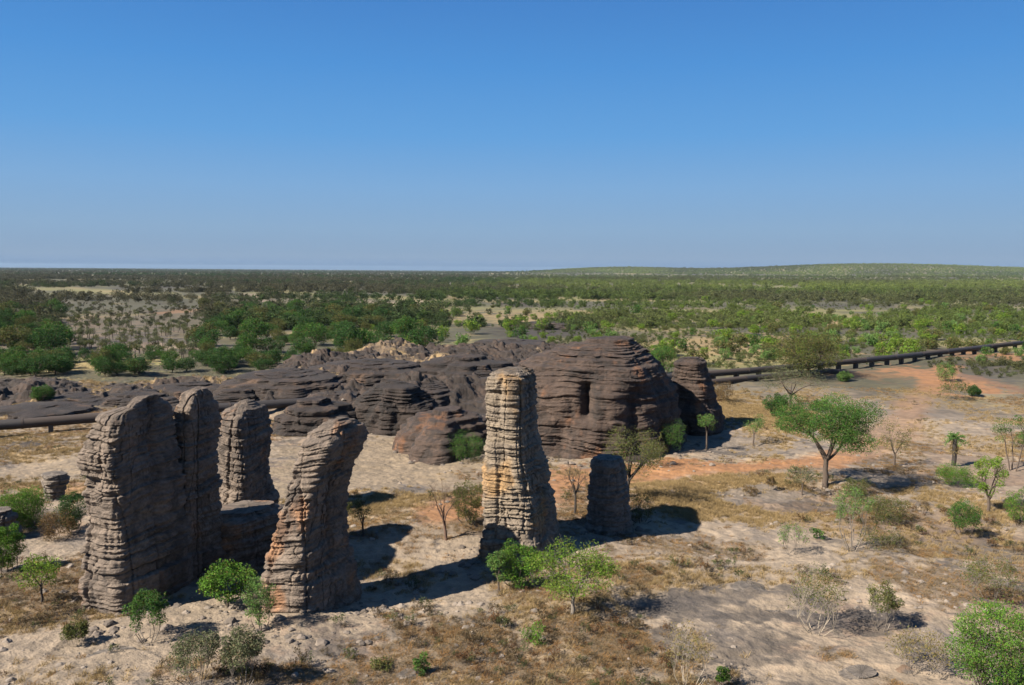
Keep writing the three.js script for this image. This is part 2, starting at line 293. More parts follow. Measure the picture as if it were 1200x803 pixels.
// rows: [photo y, left x, right x] of the outline, top first, taken at distance D; the plan is a rounded block turned by turn
function rock({ rows, D, a = 1, b = 1, n = 3, turn = 45, seed = 1, nt = 260, step = 0.05, tmin = 0.2, tmax = 0.55, amp = 0.14, groove = 0.13, crackW = 1, crackD = 0.1, lump = 0.28, tilt = [0, 0], pal = 'pillar', foot = 1.4, lean = 0, fine = 0.09, depth = 0, capH = 1, joint = 0.2, lobe = 0, low = 0, notches = [] }) {
  const R = rng(seed * 7919), P = PAL[pal];
  const T0 = turn * Math.PI / 180; let near = 0, exx = 0;
  for (let k = 0; k < 720; k++) { const th = k / 720 * 2 * Math.PI, c0 = Math.cos(th - T0), s0 = Math.sin(th - T0), p = 1 / (Math.abs(c0 / a) ** n + Math.abs(s0 / b) ** n) ** (1 / n); if (-p * Math.cos(th) > exx) { exx = -p * Math.cos(th); near = p * Math.sin(th) / exx; } }
  const mid = rows[Math.floor(rows.length * 0.6)], dz = depth ? near * (mid[2] - mid[1]) / 2 * D / F * 0.6 : 0;
  let prof = rows.map(([py, l, r]) => { const M = at((l + r) / 2, py, D), A = at(l, py, D - dz), B = at(r, py, D + dz); A.y = B.y = M.y; return { y: (A.y + B.y) / 2, x: (A.x + B.x) / 2, w: Math.max((B.x - A.x) / 2 - (depth ? 0.1 : 0), 0.12) }; }).sort((p, q) => p.y - q.y);
  const f0 = prof[0]; prof.unshift({ y: f0.y - foot, x: f0.x, w: f0.w * 1.03 });
  const y0 = prof[0].y, yTop = prof[prof.length - 1].y;
  // arc length along the outline
  const cum = [0]; for (let k = 1; k < prof.length; k++) cum.push(cum[k - 1] + Math.hypot(prof[k].y - prof[k - 1].y, prof[k].w - prof[k - 1].w));
  const last = prof[prof.length - 1]; const total = cum[cum.length - 1] + last.w;
  const ny = Math.ceil(total / step);
  const prof_at = (s) => {
    if (s >= cum[cum.length - 1]) { const t = (s - cum[cum.length - 1]) / last.w; return { y: last.y + 0.06 * t, x: last.x, w: last.w * (1 - t) }; }
    let k = 0; while (k < cum.length - 2 && cum[k + 1] < s) k++;
    const t = (s - cum[k]) / (cum[k + 1] - cum[k] || 1), e = t;
    return { y: mix(prof[k].y, prof[k + 1].y, t), x: mix(prof[k].x, prof[k + 1].x, e), w: mix(prof[k].w, prof[k + 1].w, e) };
  };
  const atY = (y) => { if (y >= last.y) return last; let k = 0; while (k < prof.length - 2 && prof[k + 1].y < y) k++; const t = clamp((y - prof[k].y) / (prof[k + 1].y - prof[k].y || 1)); return { x: mix(prof[k].x, prof[k + 1].x, t), w: mix(prof[k].w, prof[k + 1].w, t) }; };
  const T = turn * Math.PI / 180, plan = (th) => { const c = Math.cos(th - T), s = Math.sin(th - T); return 1 / (Math.abs(c / a) ** n + Math.abs(s / b) ** n) ** (1 / n); };
  const lobes = (th) => 1 + lobe * (n2(Math.cos(th) * 1.3 + 5, Math.sin(th) * 1.3, seed + 9) + 0.5 * n2(Math.cos(th) * 3, Math.sin(th) * 3 + 4, seed + 10));
  let ex = 0; for (let k = 0; k < 720; k++) { const th = k / 720 * 2 * Math.PI; ex = Math.max(ex, plan(th) * Math.cos(th)); }
  const bounds = []; for (let y = y0 - 3; y < yTop + 3;) { bounds.push(y); y += mix(tmin, tmax * 1.3, R() ** 2.4); }
  const li = bounds.map(() => [R() * 2 - 1, R(), R(), R() * 50]);
  const bi = (y) => { let lo = 0, hi = bounds.length - 1; while (hi - lo > 1) { const m = lo + hi >> 1; if (bounds[m] <= y) lo = m; else hi = m; } return lo; };
  const pos = [], col = [], uv = [], idx = [], o = [0, 0, 0];
  const ws = prof.map((p) => p.w).sort((p, q) => p - q), wref = ws[Math.floor(ws.length * 0.6)];
  const per = prof.reduce((m, p) => Math.max(m, p.w), 0) * 6;
  for (let j = 0; j <= ny; j++) {
    const q = prof_at(Math.min(total * j / ny, total));
    if (q.y < last.y) { const i = bi(q.y), th = bounds[i + 1] - bounds[i], f = (q.y - bounds[i]) / th, e = atY(Math.max(y0, bounds[i] + th * sstep(0.5, 1, f))); q.w = mix(q.w, e.w, 0.85); q.x = mix(q.x, e.x, 0.85); }
    const top = clamp((total - total * j / ny) / (last.w + 0.4)), full = sstep(0, 1, top);
    for (let k = 0; k <= nt; k++) {
      const th = (k % nt) / nt * 2 * Math.PI, c = Math.cos(th), s = Math.sin(th);
      const pr = plan(th) / ex * lobes(th), wz = mix(q.w, wref, depth) * (depth ? Math.min(1, Math.sqrt(Math.max(0, (yTop + 0.06 - q.y) / capH))) : 1);
      const ux = q.w * pr * c, uz = Math.min(wz, depth ? wz : q.w) * pr * s;
      let r = Math.hypot(ux, uz) + 1e-6; const dc = ux / r, ds = uz / r;
      const X = q.x + ux, Z = -D + lean * (q.y - y0) + uz;
      // broad unevenness, then beds, joints and blocks
      const big = fbm3(X * 0.28, q.y * 0.2, Z * 0.28, 3, seed * 3);
      const yy = q.y + tilt[0] * (X - q.x) + tilt[1] * (Z + D) + 0.35 * n3(X * 0.3, q.y * 0.3, Z * 0.3, seed + 40) + 0.06 * n3(X * 1.7, q.y * 1.7, Z * 1.7, seed + 44);
      const i = bi(yy), f = (yy - bounds[i]) / (bounds[i + 1] - bounds[i]), L = li[i], thick = bounds[i + 1] - bounds[i];
      const edge = Math.abs(2 * f - 1) ** 5, strength = 0.35 + 0.65 * sstep(-0.35, 0.5, n3(X * 0.4, yy * 1.4, Z * 0.4, seed + 60));
      let d = lump * 2 * big + amp * L[0] - groove * edge * strength * Math.min(1, thick / 0.35 + .3);
      const cw = crackW * (0.5 + 1.2 * L[1]), u = (th / (2 * Math.PI) * per + 0.5 * n3(X, yy, Z, seed + 70)) / cw + L[3], ci = Math.floor(u), cf = u - ci, hb = hash(i, ci, seed);
      const cr = Math.min(cf, 1 - cf) * cw, mask = sstep(-0.25, 0.3, n3(X * 0.35, q.y * 0.35, Z * 0.35, seed + 80));
      d += mask * (crackD * 0.9 * (hb - 0.5) - crackD * (1 - sstep(0, 0.11, cr)) * (hash(i, ci, seed + 5) > 0.3 ? 1 : 0.2));
      d += 0.09 * fbm3(X * 1.6, q.y * 2.4, Z * 1.6, 3, seed + 90) + fine * n3(X * 0.7, yy * 6.5, Z * 0.7, seed + 95) + fine * 0.7 * n3(X * 1.5, yy * 15, Z * 1.5, seed + 97);
      d -= joint * (1 - sstep(0, 0.075, Math.abs(n3(X * 0.55 + 3, q.y * 0.08, Z * 0.55, seed + 77)))) + joint * 0.5 * (1 - sstep(0, 0.09, Math.abs(n3(X * 1.3 - 3, q.y * 0.25, Z * 1.3, seed + 78))));
      for (const nt_ of notches) { const g = Math.exp(-(((X - nt_.x) / nt_.w) ** 2)) * sstep(nt_.y0 - 0.6, nt_.y0 + 0.6, q.y) * (1 - sstep(nt_.y1 - 0.6, nt_.y1 + 0.6, q.y)) * (s > 0 ? 1 : 0); d -= nt_.d * g; }
      d *= Math.min(1, full * 1.2) * Math.min(1, q.w / 0.8);
      r = Math.max(0.0, r + d);
      const upd = (0.12 * n3(X * 1.2, 0, Z * 1.2, seed + 99) + 0.22 * big) * (1 - full) ;
      const vx = q.x + r * dc, vy = q.y + upd, vz = -D + lean * (q.y - y0) + r * ds;
      pos.push(vx, vy, vz); uv.push(th / (2 * Math.PI) * Math.round(per / 2), q.y / 2);
      // rock colours: tone of each bed, ochre stone in patches, lichen and desert varnish in upright bands
      o[0] = P.base[0]; o[1] = P.base[1]; o[2] = P.base[2];
      blendTo(o, P.alt, clamp(L[2] * 0.7 + 0.5 * n3(X * 0.9, yy * 1.2, Z * 0.9, seed + 110)));
      const st = fbm3(X * 0.75, q.y * 0.16, Z * 0.75, 3, seed + 120), fr = fbm3(X * 0.5 + 9, q.y * 0.35, Z * 0.5, 4, seed + 130);
      blendTo(o, P.fresh, sstep(P.freshAt - 0.16, P.freshAt + 0.14, fr + low * (1 - sstep(y0 + 1, y0 + 5, q.y))) * 0.85);
      blendTo(o, P.dark, sstep(P.darkAt - 0.05, P.darkAt + 0.3, st + 0.35 * n3(X * 3, q.y * 2, Z * 3, seed + 140)) * 0.6);
      const g = (1 + 0.22 * (hb - 0.5) * mask) * (1 + 0.5 * fbm3(X * 3.1, q.y * 4, Z * 3.1, 2, seed + 150) + 0.4 * n3(X * 9, q.y * 12, Z * 9, seed + 160));
      col.push(o[0] * g, o[1] * g, o[2] * g);
    }
  }
  const w = nt + 1;
  for (let j = 0; j < ny; j++) for (let k = 0; k < nt; k++) { const A = j * w + k; idx.push(A, A + w, A + 1, A + 1, A + w, A + w + 1); }
  const g = new THREE.BufferGeometry();
  g.setAttribute('position', new THREE.Float32BufferAttribute(pos, 3)); g.setAttribute('color', new THREE.Float32BufferAttribute(col, 3)); g.setAttribute('uv', new THREE.Float32BufferAttribute(uv, 2));
  g.setIndex(idx); g.computeVertexNormals();
  const N = g.attributes.normal; for (let j = 0; j <= ny; j++) { const A = j * w, B = A + nt; const v = new THREE.Vector3(N.getX(A) + N.getX(B), N.getY(A) + N.getY(B), N.getZ(A) + N.getZ(B)).normalize(); N.setXYZ(A, v.x, v.y, v.z); N.setXYZ(B, v.x, v.y, v.z); }
  return g;
}
function rockThing(name, label, category, group, parts) {
  const shapes = parts.map((p) => [p.part || 'shaft', rock(p)]);
  let o;
  if (shapes.length === 1) { o = new THREE.Mesh(shapes[0][1], stone); o.name = numbered(name); } else {
    o = new THREE.Group(); o.name = numbered(name);
    shapes[0][1].computeBoundingBox(); const bb = shapes[0][1].boundingBox, c = new THREE.Vector3((bb.min.x + bb.max.x) / 2, 0, (bb.min.z + bb.max.z) / 2);
    o.position.copy(c);
    for (const [pn, g] of shapes) { g.translate(-c.x, -c.y, -c.z); put(pn, g, stone, o); }
  }
  scene.add(shade(o));
  return tag(o, label, category, group);
}
const PILLARS = 'weathered sandstone pillars';
rockThing('rock_pillar', 'massive twin topped sandstone pillar with a broad shadowed face', 'rock pillar', PILLARS, [
  { part: 'lower_column', seed: 11, D: 51, turn: 20, a: 0.55, b: 1.1, n: 6, depth: 0.9, capH: 1.2, nt: 400, tmin: 0.12, tmax: 0.7, lump: 0.26, crackD: 0.14, tilt: [0.01, 0], rows: [[463, 168, 182], [465, 161, 187], [469, 152, 192], [473, 141, 196], [479, 129, 199], [487, 120, 202], [497, 113, 205], [510, 107, 207], [524, 101, 208], [535, 97, 209], [543, 102, 210], [552, 103, 211], [565, 100, 212], [600, 101, 214], [640, 99, 218], [680, 97, 222], [705, 93, 225], [725, 92, 228], [745, 95, 230]] },
  { part: 'higher_column', seed: 12, D: 55, turn: 20, a: 0.65, b: 1, n: 6, depth: 0.9, capH: 1.2, nt: 340, tmin: 0.15, tmax: 0.8, lump: 0.24, crackD: 0.12, tilt: [0.01, 0], rows: [[452, 222, 238], [455, 218, 243], [459, 216, 249], [465, 210, 252], [475, 205, 255], [488, 202, 256], [505, 198, 257], [530, 193, 258], [580, 186, 261], [640, 176, 264], [690, 168, 268], [712, 166, 270]] },
]);
rockThing('rock_pillar', 'stout brown pillar on a wide shelf, half hidden behind the twin pillar', 'rock pillar', PILLARS, [
  { seed: 21, D: 66, turn: 20, a: 0.7, b: 1, n: 5, depth: 0.8, capH: 1.2, nt: 280, tmin: 0.15, tmax: 0.7, lump: 0.34, rows: [[469, 284, 297], [471, 276, 303], [475, 269, 308], [482, 264, 312], [495, 259, 315], [515, 258, 317], [545, 259, 317], [568, 260, 318], [574, 250, 321], [582, 244, 323], [592, 240, 325], [604, 238, 327], [618, 232, 331], [636, 230, 334]] },
  { part: 'base_shelf', seed: 22, D: 58.5, turn: 20, a: 0.9, b: 1, n: 2.7, nt: 240, tmin: 0.12, tmax: 0.6, lump: 0.5, lobe: 0.14, rows: [[594, 276, 306], [596, 264, 314], [600, 252, 321], [606, 244, 326], [626, 241, 329], [650, 239, 333], [676, 236, 338]] },
]);
rockThing('rock_pillar', 'leaning pillar with a swollen head like a rearing snake', 'rock pillar', PILLARS, [
  { seed: 33, D: 50.5, turn: 19, a: 0.45, b: 1, n: 5, depth: 0.9, capH: 1.3, nt: 380, tmin: 0.12, tmax: 0.55, lump: 0.15, amp: 0.09, tilt: [-0.12, 0], crackD: 0.15, rows: [[489, 389, 403], [491, 378, 412], [495, 370, 422], [502, 362, 429], [512, 356, 432], [522, 352, 432], [530, 350, 428], [538, 345, 425], [546, 342, 420], [556, 341, 415], [570, 337, 411], [585, 333, 408], [600, 328, 408], [620, 322, 407], [645, 315, 411], [670, 309, 415], [695, 307, 419], [715, 309, 422], [730, 316, 425], [745, 320, 428]] },
]);
rockThing('rock_pillar', 'tall straight pillar with ochre flanks and a flat top', 'rock pillar', PILLARS, [
  { seed: 44, D: 60, turn: 20, a: 0.62, b: 1, n: 5, depth: 0.6, capH: 0.5, nt: 400, step: 0.045, tmin: 0.1, tmax: 0.45, lump: 0.26, amp: 0.12, groove: 0.15, crackW: 0.7, crackD: 0.15, pal: 'ochre', rows: [[431, 592, 612], [432.5, 582, 620], [435, 575, 625], [440, 570, 629], [450, 568, 630], [470, 567, 631], [490, 567, 631], [510, 566, 633], [530, 566, 636], [550, 566, 641], [570, 566, 645], [590, 566, 650], [610, 565, 654], [630, 564, 656], [650, 561, 657], [668, 555, 657], [680, 550, 657]] },
]);
rockThing('rock_pillar', 'short thick stump of rock in the tall pillar\'s shadow', 'rock pillar', PILLARS, [
  { seed: 55, D: 65, turn: 30, n: 2.8, nt: 200, tmin: 0.3, tmax: 0.8, lump: 0.15, amp: 0.08, pal: 'grey', rows: [[536, 700, 724], [538, 695, 730], [542, 693, 732], [556, 692, 734], [580, 690, 736], [600, 687, 738], [620, 684, 741], [634, 682, 744]] },
]);
rockThing('rock_pillar', 'small pale rock stub with an overhanging cap among bushes', 'rock pillar', PILLARS, [
  { seed: 66, D: 71, turn: 45, n: 2.8, nt: 150, tmin: 0.3, tmax: 0.7, lump: 0.12, pal: 'grey', rows: [[555, 58, 71], [556.5, 51, 78], [560, 48, 80], [564, 49, 79], [569, 52, 77], [580, 52, 76], [592, 50, 77], [604, 48, 79]] },
]);
rockThing('boulder', 'rounded grey boulder beside the bright green bush', 'boulder', null, [
  { seed: 67, D: 62, turn: 30, n: 2.6, nt: 140, tmin: 0.3, tmax: 0.8, lump: 0.14, pal: 'grey', rows: [[597, -8, 6], [600, -14, 12], [606, -18, 17], [618, -20, 21], [632, -22, 24], [645, -24, 26]] },
]);
rockThing('rock_dome', 'huge banded brown dome of layered sandstone behind the pillars', 'rock dome', null, [
  { seed: 77, D: 101, turn: 26, a: 0.95, b: 1, n: 2.9, nt: 460, step: 0.085, tmin: 0.16, tmax: 0.75, lump: 0.6, amp: 0.19, groove: 0.17, joint: 0.09, crackW: 2.2, crackD: 0.12, tilt: [0.03, 0.02], pal: 'dome', foot: 2.5, low: 0.22,
    notches: [{ x: 8.1, w: 0.55, y0: 4.2, y1: 7.6, d: 1.8 }, { x: 13.5, w: 1.2, y0: 0, y1: 7, d: 0.8 }, { x: 5.2, w: 0.9, y0: 0, y1: 3.5, d: 0.6 }],
    rows: [[394.5, 714, 734], [396, 708, 740], [399, 700, 741], [401, 685, 746], [405, 664, 752], [410, 648, 760], [417, 630, 768], [425, 617, 776], [434, 607, 783], [445, 599, 788], [460, 593, 793], [480, 589, 797], [500, 586, 800], [520, 584, 803], [540, 583, 805]] },
]);
rockThing('rock_peak', 'dark pointed rock peak standing at the end of the dome', 'rock peak', null, [
  { seed: 88, D: 109, turn: 28, a: 0.8, n: 3.4, nt: 260, step: 0.07, tmin: 0.3, tmax: 0.9, lump: 0.5, amp: 0.2, groove: 0.2, crackW: 1.5, pal: 'dome', rows: [[418.5, 803, 820], [420, 797, 825], [424, 793, 828], [432, 788, 831], [446, 784, 835], [460, 780, 839], [475, 777, 843], [488, 774, 848], [500, 771, 852]] },
]);
const MOUNDS = [ // photo centre x, base y, half width, top y, label
  [370, 509, 46, 463, 'smooth black boulder dome beside the leaning pillar head', 3], [458, 505, 44, 440, 'cracked dark mound of rock left of the smooth slab', 3], [525, 534, 62, 474, 'long smooth brown slab sloping down behind the tall pillar', 4],
  [345, 452, 62, 418, 'broad low black hump on the rock upland beside yellow grass', 3], [440, 440, 66, 409, 'wide dark hump at the back of the rock upland', 3], [545, 446, 58, 396, 'layered dark hump next to the big dome', 3],
  [292, 472, 36, 440, 'small dark hump seen past the twin pillar', 2], [165, 476, 46, 444, 'dark ledge of rock above the pipeline', 2], [58, 491, 62, 464, 'black overhanging ledge behind the pipeline', 2], [112, 470, 58, 452, 'flat dark ledge near the woodland edge', 2], [226, 462, 40, 438, 'dark ledge behind the twin pillar summit', 2],
  [600, 414, 56, 386, 'low dark ledge behind the big dome', 2], [500, 470, 40, 428, 'dark ledge with grass at its foot on the upland', 2], [405, 478, 34, 448, 'cracked dark boulder between two grassy gaps', 2], [640, 384, 36, 372, 'far dark ledge past the big dome', 2],
];
MOUNDS.forEach(([cx, by, hw_, ty_, label], k) => {
  const ty = mix(by, ty_, by > 495 ? 0.92 : 0.58);
  const hw = hw_ * 1.15;
  const D = -ground(cx, by).z + hw * 0.055, rows = [];
  for (let j = 0; j <= 10; j++) { const t = j / 10, w = hw * (1 - (1 - t) ** 2.3) ** 0.62 * (0.94 + 0.12 * t); rows.push([mix(ty, by + 3, t), cx - Math.max(w, 2), cx + Math.max(w, 2)]); }
  rockThing('rock_mound', label, 'rock mound', 'dark rock mounds of the upland', [{ seed: 200 + k, D, a: 1, b: 0.95, turn: 20 + 50 * hash(k, 3), n: 2.6, nt: 240, step: 0.09, tmin: 0.15, tmax: 0.9, lobe: 0.26, lump: k === 2 ? 0.6 : 1.1, amp: k === 2 ? 0.07 : 0.17, joint: 0.12, fine: k === 2 ? 0.06 : 0.11, groove: 0.2, crackW: 2.2, crackD: 0.22, tilt: [0.08 * (hash(k, 7) - .5), 0.08 * (hash(k, 9) - .5)], pal: k === 2 ? 'dome' : 'black', rows, foot: 3 }]);
});
const SLABS = [[476, 797, 20, 782, 'pale rounded slab by the low olive tuft'], [900, 716, 26, 707, 'broken pale slab lying in scorched ground'], [930, 722, 14, 714, 'small pale slab beside the broken one'], [830, 716, 12, 710, 'pale chip of rock left of the broken slab'], [1010, 796, 34, 783, 'wide pale slab among dry grass strips'], [1060, 790, 18, 778, 'pale slab beside the dry twiggy shrub'], [700, 655, 20, 648, 'flat grey slab at the edge of the tall pillar shadow'], [345, 752, 22, 742, 'thin broken slab at the leaning pillar foot'], [130, 772, 30, 764, 'low pale slab in front of the twin pillar'], [1190, 690, 30, 681, 'grey slab behind the wide thin olive shrub'], [600, 735, 18, 729, 'little pale slab near the lively green tree'], [880, 690, 22, 684, 'smooth grey slab on the pale rock'], [740, 598, 16, 592, 'small rock lying beside the dark scrubby bush']];
SLABS.forEach(([cx, by, hw, ty, label], k) => {
  const D = -ground(cx, by).z + 0.6, rows = [];
  for (let j = 0; j <= 8; j++) { const t = j / 8, w = hw * (1 - (1 - t) ** 2.2) ** 0.45; rows.push([mix(mix(ty, by, 0.35), by + 1, t), cx - Math.max(w, 1.5), cx + Math.max(w, 1.5)]); }
  rockThing('flat_rock', label, 'flat rock', 'low slabs of rock on the ground', [{ seed: 300 + k, D, a: 1, b: 0.8 + 0.5 * hash(k, 4), turn: 90 * hash(k, 5), n: 2.6, nt: 90, step: 0.06, tmin: 0.08, tmax: 0.3, lump: 0.35, amp: 0.08, groove: 0.08, crackW: 0.9, crackD: 0.1, pal: 'grey', rows, foot: 0.6 }]);
});
console.log('rocks done');

// ------------------------------------------------------------------ pipelines on concrete saddles
{
  const steel = new THREE.MeshStandardMaterial({ color: new THREE.Color().setRGB(0.03, 0.025, 0.023), roughness: 0.65, metalness: 0.0 });
  const rust = new THREE.MeshStandardMaterial({ color: new THREE.Color().setRGB(0.04, 0.029, 0.024), roughness: 0.85 });
  const concrete = new THREE.MeshStandardMaterial({ color: new THREE.Color().setRGB(0.05, 0.043, 0.037), roughness: 0.95 });
  function pipeline(label, off, radius, lift, line, dip) {
    const o = new THREE.Group(); o.name = numbered('pipeline'); scene.add(o);
    const curve = new THREE.CatmullRomCurve3(line.map(([x, z]) => new THREE.Vector3(x + off * 0.5, 0, z + off * 0.87)), false, 'centripetal');
    const L = curve.getLength(), n = Math.round(L / 12), pts = [];
    for (let k = 0; k <= n; k++) { const p = curve.getPointAt(k / n); p.y = lift + radius + 0.55 * fbm(p.x * 0.028, p.z * 0.028, 2, 3) - dip * (1 - sstep(0, 0.25, Math.min(k / n, 1 - k / n))); pts.push(p); }
    const tube = new THREE.CylinderGeometry(radius, radius, 1, 28, 1, true), collar = new THREE.CylinderGeometry(radius * 1.07, radius * 1.07, 0.22, 28), saddle = new THREE.BoxGeometry(radius * 1.5, 1, 0.55);
    for (let k = 0; k < n; k++) {
      const a = pts[k], b = pts[k + 1], m = a.clone().add(b).multiplyScalar(0.5), dir = b.clone().sub(a), len = dir.length(); dir.normalize();
      const qn = new THREE.Quaternion().setFromUnitVectors(new THREE.Vector3(0, 1, 0), dir);
      const s = put('pipe_section', tube, k % 3 === 1 ? rust : steel, o); s.position.copy(m); s.quaternion.copy(qn); s.scale.y = len + 0.02;
      const c = put('collar', collar, rust, o); c.position.copy(a); c.quaternion.copy(qn);
      for (const t of [0.25, 0.75]) {
        const p = a.clone().lerp(b, t), gy = Math.min(height(p.x, p.z), p.y - radius) - 0.7, top = p.y - radius * 0.62;
        const f = put('support', saddle, concrete, o); f.position.set(p.x, (gy + top) / 2, p.z); f.scale.y = top - gy; f.rotation.y = Math.atan2(dir.x, dir.z);
      }
    }
    tag(o, label, 'pipeline');
  }
  pipeline('long dark steel pipeline on concrete supports crossing the whole savanna', 0, 0.6, 0.7, PIPE, 0);
  pipeline('short second pipe running lower beside the long pipeline', 4.2, 0.5, 0.1, [[20, -147], [36, -156], [54, -167.5], [71, -178]], 1.6);
}

// ------------------------------------------------------------------ trees and shrubs
const bark = new THREE.MeshStandardMaterial({ vertexColors: true, roughness: 0.95 });
const leaf = new THREE.MeshPhysicalMaterial({ vertexColors: true, roughness: 0.85, transmission: 0.35, thickness: 0, specularIntensity: 0.25 });
class Limbs {
  constructor(sides = 6) { this.p = []; this.c = []; this.i = []; this.sides = sides; }
  add(points, r0, r1, colour, R) {
    const S = r0 < 0.025 ? 3 : this.sides, base = this.p.length / 3, up = new THREE.Vector3(0.31, 0.2, 0.93), d = new THREE.Vector3(), u = new THREE.Vector3(), v = new THREE.Vector3();
    points.forEach((q, k) => {
      const A = points[Math.max(0, k - 1)], B = points[Math.min(points.length - 1, k + 1)];
      d.subVectors(B, A).normalize(); u.crossVectors(d, up).normalize(); v.crossVectors(d, u);
      const r = mix(r0, r1, k / (points.length - 1));
      for (let s = 0; s < S; s++) {
        const a = s / S * 2 * Math.PI, rr = r * (1 + 0.18 * (hash(s, k, base) - .5)), g = 0.8 + 0.4 * hash(base + k, s, 5);
        this.p.push(q.x + (u.x * Math.cos(a) + v.x * Math.sin(a)) * rr, q.y + (u.y * Math.cos(a) + v.y * Math.sin(a)) * rr, q.z + (u.z * Math.cos(a) + v.z * Math.sin(a)) * rr);
        this.c.push(colour[0] * g, colour[1] * g, colour[2] * g);
      }
      if (k) for (let s = 0; s < S; s++) { const a = base + (k - 1) * S + s, b = base + (k - 1) * S + (s + 1) % S; this.i.push(a, b, a + S, b, b + S, a + S); }
    });
  }
  build() { const g = new THREE.BufferGeometry(); g.setAttribute('position', new THREE.Float32BufferAttribute(this.p, 3)); g.setAttribute('color', new THREE.Float32BufferAttribute(this.c, 3)); g.setIndex(this.i); g.computeVertexNormals(); return g; }
}
class Leaves {
  constructor() { this.p = []; this.n = []; this.c = []; this.i = []; }
  add(x, y, z, L, W, R, col, upBias) {
    const d = new THREE.Vector3(R() - .5, (R() - .5) * 0.9 + upBias, R() - .5).normalize();
    const t = new THREE.Vector3(R() - .5, R() - .5, R() - .5); t.addScaledVector(d, -t.dot(d)).normalize();
    const s = new THREE.Vector3().crossVectors(d, t), b = this.p.length / 3, fold = L * 0.18;
    for (const [a, c, f] of [[-L / 2, 0, 0], [0, W / 2, fold], [L / 2, 0, -fold * .4], [0, -W / 2, fold]]) {
      this.p.push(x + t.x * a + s.x * c + d.x * f, y + t.y * a + s.y * c + d.y * f, z + t.z * a + s.z * c + d.z * f); this.c.push(col[0], col[1], col[2]);
    }
    this.i.push(b, b + 1, b + 2, b, b + 2, b + 3);
  }
  build() { const g = new THREE.BufferGeometry(); g.setAttribute('position', new THREE.Float32BufferAttribute(this.p, 3)); g.setAttribute('color', new THREE.Float32BufferAttribute(this.c, 3)); g.setIndex(this.i); return g; }
}
const GREEN = {                                                    // [main, second, odd dry leaf]
  bright: [[0.06, 0.152, 0.012], [0.09, 0.185, 0.02], [0.15, 0.15, 0.035]], lime: [[0.105, 0.19, 0.016], [0.14, 0.215, 0.026], [0.18, 0.165, 0.04]], deep: [[0.025, 0.074, 0.014], [0.038, 0.096, 0.018], [0.085, 0.085, 0.025]],
  mid: [[0.04, 0.108, 0.016], [0.062, 0.138, 0.022], [0.12, 0.11, 0.032]], olive: [[0.072, 0.09, 0.022], [0.105, 0.115, 0.03], [0.145, 0.1, 0.036]], grey: [[0.095, 0.112, 0.052], [0.125, 0.138, 0.068], [0.17, 0.135, 0.07]],
  fresh: [[0.082, 0.168, 0.034], [0.118, 0.2, 0.052], [0.16, 0.16, 0.05]], rust: [[0.123, 0.075, 0.031], [0.167, 0.106, 0.04], [0.097, 0.097, 0.035]], straw: [[0.21, 0.158, 0.066], [0.176, 0.15, 0.053], [0.132, 0.14, 0.044]],
};
const BARK = { brown: [0.07225, 0.0527, 0.03995], grey: [0.1445, 0.1232, 0.102], dark: [0.02975, 0.0238, 0.0204], pale: [0.238, 0.1997, 0.153], red: [0.09775, 0.0578, 0.0408] };
